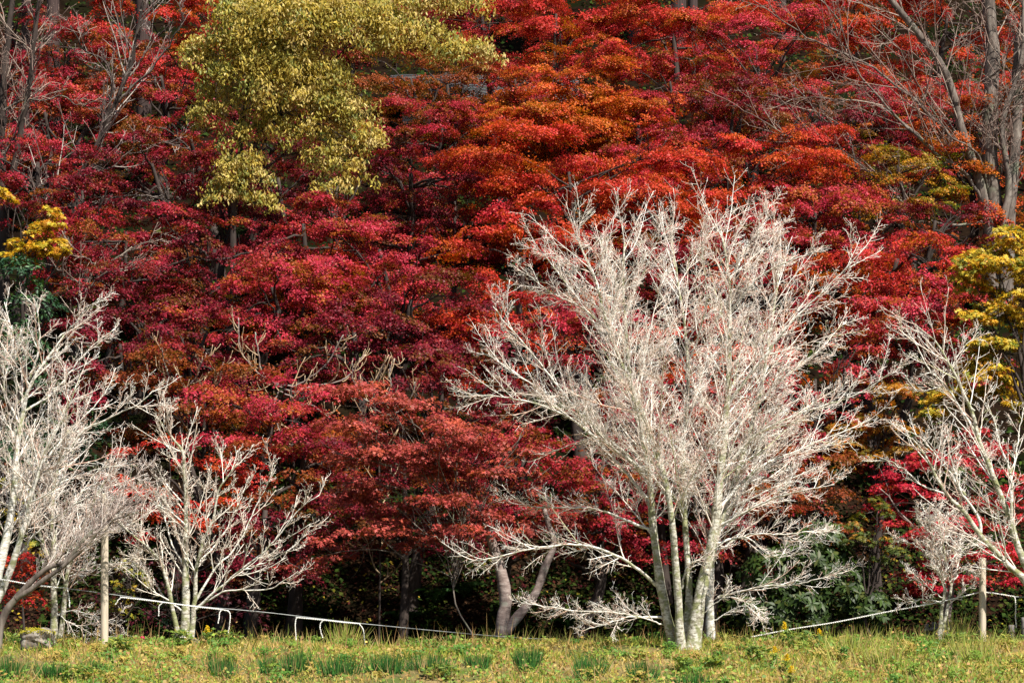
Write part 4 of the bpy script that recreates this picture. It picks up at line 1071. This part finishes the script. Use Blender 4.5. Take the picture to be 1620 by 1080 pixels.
# ------------------------------------------------------------------ grass bank
def grass():
    rng = np.random.default_rng(900)
    V, F4, T, off = [], [], [], 0
    def add(n, y0, y1, h0, h1, w, cols, wt, mask=None, lean=.5):
        nonlocal off
        x = rng.uniform(-11, 11, n); y = rng.uniform(y0, y1, n)
        if mask is not None:
            k = mask(x, y) > rng.random(n)
            x, y = x[k], y[k]
        n = len(x)
        z = ground(x, y) - .01
        c = np.array(cols)[rng.choice(len(cols), n, p=np.array(wt) / sum(wt))] * np.exp(.2 * rng.normal(size=(n, 1)))
        ax = np.stack([rng.normal(size=n) * lean, rng.normal(size=n) * lean, np.ones(n)], 1)
        nr = np.stack([rng.normal(size=n), -1 + .5 * rng.normal(size=n), .3 + .3 * rng.normal(size=n)], 1)
        h = rng.uniform(h0, h1, n)
        v, f, t = leaves(np.stack([x, y, z], 1), nr, h, np.clip(c, 0, .8), 'blade', rng, axis=ax, aspect=w * rng.uniform(.7, 1.4, n))
        V.append(v); F4.append(f + off); T.append(t); off += len(v)
    green = lambda x, y: np.clip((vnoise(x * 1.1, y * 1.6, 21) - .42) * 5, 0.06, 1)
    dry = lambda x, y: np.clip((vnoise(x * .9, y * 1.4, 31) - .38) * 4, 0.12, 1)
    right = lambda x, y: np.clip((x - 2.5) / 3, 0.05, 1) * np.clip((vnoise(x * .9, y * .9, 41) - .3) * 3, 0.1, 1)
    add(60000, 31.5, 37.2, .05, .13, .016, [(.46, .32, .10), (.54, .42, .18), (.36, .20, .08), (.50, .42, .10)], (3, 3, 2, 4), dry, .9)
    add(62000, 31.5, 37.2, .05, .15, .014, [(.20, .27, .035), (.28, .31, .045), (.13, .21, .03), (.40, .35, .07)], (3, 4, 2, 3), green, .7)
    add(7000, 31.5, 37.0, .18, .42, .014, [(.22, .27, .05), (.32, .34, .08), (.40, .34, .12)], (4, 3, 2), right, .6)
    add(2600, 35.2, 36.9, .14, .34, .012, [(.26, .28, .06), (.42, .33, .13), (.18, .22, .05)], (3, 3, 2), dry, .6)
    add(900, 32, 36.8, .2, .5, .010, [(.45, .30, .13), (.38, .22, .1)], (1, 1), None, .25)
    o = mesh_np("grass", np.concatenate(V), np.concatenate(F4), M['grass'], tint=np.concatenate(T))
    tag(o, "dry tan and green grass covering the sunlit bank", "grass", kind="stuff")
    # low broad leaved ground cover
    n = 34000
    x = rng.uniform(-11, 11, n); y = rng.uniform(31.5, 37.2, n)
    kc = rng.integers(0, 330, 30000)                # leafy clumps that stand up from the turf
    cx, cy = rng.uniform(-10.5, 10.5, 330), rng.uniform(32, 36.4, 330)
    cr, ch = rng.uniform(.06, .2, 330), rng.uniform(.06, .2, 330)
    hue = rng.random(330)
    x2, y2 = cx[kc] + cr[kc] * rng.normal(size=30000) * .6, cy[kc] + cr[kc] * rng.normal(size=30000) * .6
    z2 = ground(x2, y2) + ch[kc] * rng.random(30000) ** .7
    pc = np.array([(.09, .20, .03), (.15, .25, .035), (.26, .28, .045), (.38, .28, .07)])
    c2 = pc[np.minimum((hue[kc] * 4 * rng.uniform(.75, 1.25, 30000)).astype(int), 3)] * np.exp(.16 * rng.normal(size=(30000, 1)))
    n2 = np.stack([rng.normal(size=30000) * .6, -.6 + rng.normal(size=30000) * .5, .8 + rng.normal(size=30000) * .4], 1)
    v2, f2, t2 = leaves(np.stack([x2, y2, z2], 1), n2, .06 * rng.uniform(.6, 1.4, 30000), np.clip(c2, 0, .8), 'lance', rng)
    k = np.clip((vnoise(x * .7, y * .7, 51) - .32) * 3, .1, 1) > rng.random(n)
    x, y = x[k], y[k]; n = len(x)
    z = ground(x, y) + rng.exponential(.045, n)
    cols = np.array([(.13, .23, .035), (.21, .30, .045), (.36, .25, .07), (.36, .21, .08), (.26, .14, .06), (.42, .32, .09)])
    c = cols[rng.choice(6, n, p=[.30, .26, .16, .1, .08, .10])] * np.exp(.18 * rng.normal(size=(n, 1)))
    nr = np.stack([rng.normal(size=n) * .5, -.7 + rng.normal(size=n) * .4, .8 + rng.normal(size=n) * .3], 1)
    v, f, t = leaves(np.stack([x, y, z], 1), nr, .055 * rng.uniform(.6, 1.5, n), np.clip(c, 0, .8), 'kite', rng)
    (v, f), t = merge([(v, [f]), (v2, [f2])]), np.concatenate([t, t2])
    o = mesh_np("ground_cover", v, f, M['grass'], tint=t)
    tag(o, "low green, yellow and brown leafy weeds between the grass", "ground cover", kind="stuff")
grass()

def ray_y(px, py):
    """depth at which the line of sight through a photo point meets the bank"""
    for Y in np.arange(30.5, 37.5, .02):
        p = W(px, py, Y)
        if ground(np.array([p[0]]), np.array([Y]))[0] >= p[2]:
            return float(Y)
    return 36.2

def tuft(px, py, rad, h, n, cols, label, seed, name="grass_tuft", cat="grass tuft", group="dark green tufts along the bank", w=.012, lean=.45):
    rng = np.random.default_rng(seed)
    py += rng.uniform(-9, 5)
    h *= rng.uniform(.8, 1.12); n = int(n * rng.uniform(.8, 1.3))
    Y = ray_y(px, py)
    b = gbase(px, 0, Y)
    a = rng.uniform(0, 2 * math.pi, n); r = rad * rng.random(n) ** .55 * (.75 + .35 * np.sin(2 * a + seed) + .2 * np.sin(3 * a))
    x, y = b[0] + r * np.cos(a), b[1] + r * np.sin(a) * .8
    z = ground(x, y) - .01
    ax = np.stack([lean * r / rad * np.cos(a) + .15 * rng.normal(size=n), lean * r / rad * np.sin(a) + .15 * rng.normal(size=n), np.ones(n)], 1)
    nr = np.stack([rng.normal(size=n), -1 + .5 * rng.normal(size=n), .3 * np.ones(n)], 1)
    c = np.array(cols)[rng.choice(len(cols), n)] * np.exp(.2 * rng.normal(size=(n, 1)))
    c[rng.random(n) < .12] = (.38, .27, .12)
    v, f, t = leaves(np.stack([x, y, z], 1), nr, h * rng.uniform(.4, 1.2, n), c, 'blade', rng, axis=ax, aspect=np.full(n, w))
    root = mesh_np(name, v - b, f, M['grass'], tint=t)
    root.location = b
    return tag(root, label, cat, group)
DG = [(.035, .135, .028), (.05, .17, .03), (.028, .10, .022), (.10, .21, .04)]
for k, (px, py, rad, h, lab) in enumerate([
        (10, 1072, .33, .30, "dark green grass tuft in the lower left corner"), (84, 1073, .22, .28, "dark green grass tuft straight below the mossy rock"),
        (150, 1068, .16, .18, "small dark green grass tuft below the tall left post"),
        (350, 1073, .32, .30, "dark green grass tuft below the small white tree, leftmost of three close together"), (425, 1072, .18, .26, "narrow dark green grass tuft below the left end of the second rope"),
        (468, 1073, .24, .30, "dark green grass tuft below the straight hanging rope end"), (533, 1073, .28, .30, "dark green grass tuft below the right end of the second rope"),
        (612, 1072, .28, .27, "dark green grass tuft left of the brown dry patch, below the dull red maple"), (686, 1070, .30, .26, "dark green grass tuft right of the brown dry patch"),
        (758, 1064, .22, .22, "small dark green grass tuft below and left of the forked pinkish trunk"), (836, 1060, .32, .27, "round bright green grass tuft below and right of the forked pinkish trunk"),
        (932, 1075, .30, .32, "dark green grass tuft between the forked trunk and the largest white tree"), (1015, 1078, .20, .25, "dark green grass tuft just left below the largest white tree"),
        (1092, 1082, .25, .22, "dark green grass tuft at the bottom edge straight below the largest white tree")]):
    tuft(px, py, rad, h, 420, DG, lab, 1000 + k)
LG = [(.30, .34, .06), (.22, .28, .05), (.42, .38, .14)]
for k, (px, py, rad, h, lab) in enumerate([(545, 1022, .2, .50, "tall pale green grass clump at the right hanging rope end"), (1345, 1030, .35, .45, "arching pale green grass clump left of the wooden stakes"),
                                       (1512, 1020, .2, .55, "tall pale grass clump between the sapling and the short post"), (1400, 1050, .4, .40, "broad pale green grass clump on the bank below the wooden stakes"),
                                       (1540, 1055, .4, .42, "arching pale green grass clump below the short right post"), (40, 1015, .35, .35, "pale green grass clump in front of the mossy rock")]):
    tuft(px, py, rad, h, 150, LG, lab, 1050 + k, group="pale grass clumps on the bank", w=.014, lean=.9)

def leafy_weed(px, py, h, label, seed, n=26, flower=None, group="green weeds on the bank", cat="plant", name="weed_plant", spread=.14):
    rng = np.random.default_rng(seed)
    Y = ray_y(px, py)
    b = gbase(px, 0, Y)
    root = empty(name, b, label, cat, group)
    ns = 1 if flower else 5
    P = []
    for s in range(ns):
        P.append(catmull([b + [rng.normal() * spread * .5 * (ns > 1), rng.normal() * .05, -.02], b + [rng.normal() * spread * (ns > 1), rng.normal() * .06, h * .6], b + [rng.normal() * (spread if ns > 1 else .03), rng.normal() * .06, h * rng.uniform(.8, 1)]], 8))
    P = np.array(P)
    v, f = tubes(P, np.full((ns, 8), .005), 4)
    mesh_np("stem", v, f, M['twig'], root, tint=np.tile([(.12, .16, .04)], (len(v), 1)))
    t = rng.random((ns, n)) * (.75 if flower else 1.0)
    i = (t * 6.99).astype(int)
    C = P[np.arange(ns)[:, None], i].reshape(-1, 3)
    m = len(C)
    d = unit(np.stack([rng.normal(size=m), rng.normal(size=m), .4 + .4 * rng.normal(size=m)], 1))
    C = C + d * .05
    c = np.array([(.12, .20, .03), (.20, .28, .05), (.08, .15, .03), (.3, .32, .05)])[rng.choice(4, m)]
    v, f, tt = leaves(C, np.cross(d, rng.normal(size=(m, 3))) + [0, -.5, .8], .10 * rng.uniform(.6, 1.2, m), c, 'lance', rng, axis=d)
    mesh_np("foliage", v, f, M['grass'], root, tint=tt)
    if flower:
        m = 130
        tt_ = rng.random(m)
        C = b + np.stack([rng.normal(size=m) * .022 * (1.3 - tt_), rng.normal(size=m) * .022 * (1.3 - tt_), h * (.72 + .36 * tt_)], 1)
        v, f, tt = leaves(C, rng.normal(size=(m, 3)) + [0, -.6, .4], np.full(m, .026), np.tile([flower], (m, 1)) * rng.uniform(.8, 1.1, (m, 1)), 'kite', rng)
        mesh_np("flower", v, f, M['grass'], root, tint=tt)
YEL = (.75, .52, .02)
for k, (px, py, h, lab) in enumerate([(328, 1022, .30, "yellow goldenrod beside the small white tree's trunk"), (1241, 1020, .34, "tallest yellow goldenrod touching the long white rope"),
                                  (1296, 1025, .28, "yellow goldenrod at the crest right of the tallest goldenrod"), (1226, 1052, .26, "yellow goldenrod on the bank below the tallest goldenrod"),
                                  (1245, 1066, .28, "yellow goldenrod on the bank, lower right of the tallest goldenrod"), (1252, 1086, .28, "yellow goldenrod at the bottom edge of the bank, lowest of all")]):
    leafy_weed(px, py, h, lab, 1100 + k, n=34, flower=YEL, group="goldenrods on the bank", cat="flower", name="goldenrod_plant")
for k, (px, py, h, lab) in enumerate([(115, 1078, .26, "bushy bright green weed below the left white trees"), (285, 1025, .30, "leafy green weed right in front of the small white tree"), (350, 1022, .26, "leafy green weed right of the small white tree's goldenrod"),
                                  (700, 1076, .22, "bright green weed below the forked trunk's left side"), (1075, 1062, .22, "leafy green weed right below the largest white tree's base"), (1130, 1058, .20, "yellow-green weed to the right below the largest white tree's base"),
                                  (1265, 1024, .26, "leafy green weed between the two crest goldenrods"), (1190, 1045, .22, "green weed below the low end of the long white rope"), (1515, 1022, .22, "leafy green weed at the short right post's left foot"),
                                  (660, 1024, .18, "low green weed on the crest under the wire, left of the forked trunk"), (20, 1020, .22, "leafy green weed at the left edge beside the mossy rock"), (200, 1030, .2, "green weed right of the tall left post's foot")]):
    leafy_weed(px, py, h, lab, 1130 + k)
# pink flower
def pink_flower():
    rng = np.random.default_rng(1160)
    Y = ray_y(226, 1022)
    b = gbase(226, 0, Y)
    root = empty("pink_flower", b, "single pink flower on the crest right of the tall left post", "flower")
    P = catmull([b - [0, 0, .02], b + [.01, 0, .08], b + [-.005, -.01, .13]], 6)
    v, f = tubes(P[None], np.full((1, 6), .004), 4)
    mesh_np("stem", v, f, M['twig'], root, tint=np.tile([(.12, .16, .04)], (len(v), 1)))
    a = np.arange(14) * 2.4
    d = np.stack([np.cos(a), np.sin(a), .6 + .3 * np.sin(a * 3)], 1)
    v, f, t = leaves(P[-1] + d * .022, d + [0, -.3, .3], np.full(14, .05), np.tile([(.62, .02, .12)], (14, 1)), 'kite', rng, axis=d)
    mesh_np("petal", v, f, M['leaf'], root, tint=t)
pink_flower()

# ------------------------------------------------------------------ posts, rope, wire, stakes, stones
def post(px, top, bot, rad, label, seed, Y):
    rng = np.random.default_rng(seed)
    b = gbase(px, 0, Y)
    zt = W(px, top, Y)[2]
    k, s = 26, 20
    z = np.linspace(b[2] - .15, zt, k)
    a = np.arange(s) * 2 * math.pi / s
    v = []
    for i in range(k):
        q = rad * (1.06 - .12 * i / k) * (1 + .02 * math.sin(i * 1.7))
        rr = q * (1 + .03 * np.sin(3 * a + 1) + .02 * np.sin(7 * a + i * .1) + .008 * rng.normal(size=s))
        v.append(np.stack([b[0] + rr * np.cos(a) + .006 * i / k, b[1] + rr * np.sin(a), np.full(s, z[i])], 1))
    v.append(np.stack([b[0] + .82 * rad * np.cos(a), b[1] + .82 * rad * np.sin(a), np.full(s, zt + .018)], 1))
    v.append(np.array([[b[0], b[1], zt + .024]]))
    v = np.concatenate(v)
    f = []
    for i in range(k):
        for j in range(s):
            f.append((i * s + j, i * s + (j + 1) % s, (i + 1) * s + (j + 1) % s, (i + 1) * s + j))
    tri = [(k * s + j, k * s + (j + 1) % s, (k + 1) * s) for j in range(s)]
    o = mesh_np("fence_post", v - b, [np.array(f), np.array(tri)], M['post_wood'], smooth=True)
    o.location = b
    tag(o, label, "fence post", "round wooden posts on the bank")
YP1, YP2 = 35.6, 35.9
post(165, 782, 1010, .058, "tall round wooden post standing among the left white trees", 1, YP1)
post(1554, 884, 1020, .055, "short round wooden post in front of the crimson maple at right", 2, YP2)

def rope_mesh(P, rad=.0095, pitch=.07, step=.009):
    d = np.concatenate([[0], np.cumsum(np.linalg.norm(np.diff(P, axis=0), axis=1))])
    k = max(8, int(d[-1] / step))
    s = np.linspace(0, d[-1], k)
    Q = np.stack([np.interp(s, d, P[:, j]) for j in range(3)], 1)
    T = unit(np.gradient(Q, axis=0))
    U = unit(np.cross(T, [0.05, 1, 0.02])); V = np.cross(T, U)
    out = []
    for ph in (0, math.pi):
        a = 2 * math.pi * s / pitch + ph
        C = Q + rad * .6 * (np.cos(a)[:, None] * U + np.sin(a)[:, None] * V)
        out.append(C)
    return tubes(np.array(out), np.full((2, k), rad * .62), 6)

def rope(label, pts, Y0, Y1, ends=(), group="white ropes tied along the wire"):
    """pts photo points; depth runs linearly Y0..Y1"""
    ys = np.linspace(Y0, Y1, len(pts))
    P = catmull([W(x, y, Y) for (x, y), Y in zip(pts, ys)], 40)
    b = P[0]
    root = empty("rope", b, label, "rope", group)
    v, f = rope_mesh(P)
    mesh_np("strand", v, f, M['rope'], root, smooth=True)
    for e in ends:
        q = catmull([W(x, y, np.interp(x, [pts[0][0], pts[-1][0]], [Y0, Y1]) - .03) for x, y in e], 24)
        v, f = rope_mesh(q + np.cumsum(np.random.default_rng(len(e) + int(e[0][0])).normal(size=q.shape) * .004, axis=0) * np.linspace(0, 1, 24)[:, None], .0085)
        mesh_np("rope_end", v, f, M['rope'], root, smooth=True)
YW = lambda x: np.interp(x, [0, 165, 1100, 1555, 1620], [35.9, 35.68, 36.7, 35.82, 35.8])
rope("short white rope tied at the left edge in front of the leaning grey tree", [(-10, 914), (20, 919), (60, 926), (108, 930)], 35.8, 35.5, [[(106, 929), (109, 945), (109, 962)]])
rope("white rope crossing the small white tree's trunk, with three loose hanging ends", [(190, 944), (250, 951), (300, 958), (345, 963), (362, 966)], YW(190) - .12, YW(362) - .12,
     [[(192, 944), (186, 950), (181, 958)], [(258, 952), (252, 958), (250, 974)], [(352, 963), (347, 970), (345, 988)], [(359, 965), (364, 972), (362, 1002)]])
rope("white rope hanging from the wire over the grass, with three dangling ends", [(468, 976), (510, 980), (545, 984), (570, 986)], YW(468) - .05, YW(570) - .05,
     [[(470, 976), (467, 985), (467, 1023)], [(512, 980), (507, 988), (512, 1010)], [(568, 986), (575, 996), (577, 1022)]])
rope("long white rope rising from the grass to the short right post and hanging beyond it", [(1188, 1007), (1250, 995), (1320, 984), (1400, 968), (1480, 953), (1548, 937), (1556, 936), (1580, 939), (1603, 943)], 36.2, YP2 - .08,
     [[(1600, 942), (1606, 948), (1605, 990)]])
rope("short white rope lying along the crest left of the largest white tree", [(889, 1014), (925, 1016), (985, 1019)], 36.3, 36.2)
def wire():
    pts = [(-20, 915), (165, 938), (300, 957), (420, 968), (575, 986), (790, 1006), (900, 1012), (1040, 1020)]
    P = catmull([W(x, y, YW(x)) for x, y in pts], 80)
    v, f = tubes(P[None], np.full((1, 80), .006), 6)
    o = mesh_np("wire", v - P[0], f, M['wire'], smooth=True)
    o.location = P[0]
    tag(o, "thin grey wire sagging along the bank from the left edge to the largest white tree", "wire")
    P = catmull([W(1600, 943, 35.85), W(1625, 944, 35.9), W(1660, 944, 36)], 12)
    v, f = tubes(P[None], np.full((1, 12), .006), 6)
    o = mesh_np("wire", v - P[0], f, M['wire'], smooth=True)
    o.location = P[0]
    tag(o, "short grey wire running off the right edge from the hanging rope", "wire")
wire()

def stakes():
    rng = np.random.default_rng(1200)
    def stick(p0, p1, r, s=8):
        P = catmull([p0, (np.array(p0) + p1) / 2 + rng.normal(size=3) * .006, p1], 8)
        R = r * (1 + .06 * rng.normal(size=8))
        return tubes(P[None], R[None], s)
    Y = 36.3
    for (x0, x1, top, lab) in ((1465, 1466, 986, "dark weathered stake, the shorter of the pair beside the sapling"), (1478, 1477, 983, "dark weathered stake, the taller of the pair beside the sapling"),
                               (1600, 1600, 988, "dark weathered stake under the hanging rope end at right"), (1621, 1620, 976, "dark weathered stake cut by the right edge")):
        b = gbase(x0, 0, Y)
        t = W(x1, top, Y)
        v, f = stick(b - [0, 0, .1], t, .033 if x0 < 1500 else .045)
        root = empty("wooden_stake", b, lab, "stake", "dark wooden stakes on the bank")
        mesh_np("shaft", v, f, M['stake_wood'], root, smooth=True)
        if x0 in (1478, 1600):                  # twine bound round the stake
            c = (b + t) / 2 if x0 == 1600 else b + (t - b) * .72
            a = np.linspace(0, 6 * math.pi, 50)
            Q = np.stack([c[0] + .05 * np.cos(a), c[1] + .05 * np.sin(a), c[2] + .012 * a / math.pi], 1)
            v, f = tubes(Q[None], np.full((1, 50), .008), 5)
            mesh_np("twine", v, f, M['stake_wood'], root, smooth=True)
    p0, p1 = W(1462, 997, Y - .05), W(1490, 992, Y - .05)
    v, f = stick(p0, p1, .026)
    o = mesh_np("wooden_rail", v - p0, f, M['stake_wood'], smooth=True)
    o.location = p0
    tag(o, "short dark crosspiece lashed across the two stakes beside the sapling", "rail")
stakes()

def rock(name, label, px, py, rx, rz, Y, seed, mat, ry=None, moss=False, cat="rock"):
    rng = np.random.default_rng(seed)
    b = gbase(px, 0, Y)
    n, m = 40, 64
    th = np.linspace(0, math.pi, n)[:, None]
    ph = np.linspace(0, 2 * math.pi, m, endpoint=False)[None]
    d = np.stack([np.sin(th) * np.cos(ph), np.sin(th) * np.sin(ph), np.cos(th) * np.ones_like(ph)], -1).reshape(-1, 3)
    e = np.abs(d) ** 3.2                                       # squarish boulder
    r = 1 / np.maximum((e.sum(1)) ** (1 / 3.2), 1e-6)
    for fr, am in ((1.7, .22), (4, .10), (9, .05), (18, .025)):
        r = r * (1 + am * (vnoise(d[:, 0] * fr + 7 + seed, d[:, 1] * fr + d[:, 2] * fr * 1.3, seed) - .5) * 2)
    v = d * r[:, None] * np.array([rx, ry or rx * .8, rz])
    v[:, 2] += rz * .55
    idx = np.arange((n - 1) * m)
    i, j = idx // m, idx % m
    f = np.stack([i * m + j, (i + 1) * m + j, (i + 1) * m + (j + 1) % m, i * m + (j + 1) % m], 1)
    root = empty(name, b, label, cat)
    mesh_np("boulder", v + b, f, mat, root, smooth=True)
    if moss:
        nn = 5200
        k = rng.integers(0, len(v), nn * 3)
        k = k[(v[k, 2] > rz * 1.12) & (vnoise(v[k, 0] * 6, v[k, 1] * 6, 3) > .25)][:nn]
        c = v[k] + b + rng.normal(size=(len(k), 3)) * .012
        col = np.array([(.42, .37, .02), (.30, .29, .03), (.50, .43, .04)])[rng.choice(3, len(k))]
        vv, ff, tt = leaves(c, rng.normal(size=(len(k), 3)) * .6 + [0, -.4, 1], np.full(len(k), .022), col, 'kite', rng)
        mesh_np("moss", vv, ff, M['grass'], root, tint=tt)
rock("mossy_rock", "squat grey rock topped with yellow moss beside the left white trees", 59, 1000, .25, .20, 35.3, 5, M['rock'], moss=True)
rock("stone_block", "pale grey stone at the foot of the small white tree", 308, 1012, .085, .07, 36.0, 8, M['rock'])
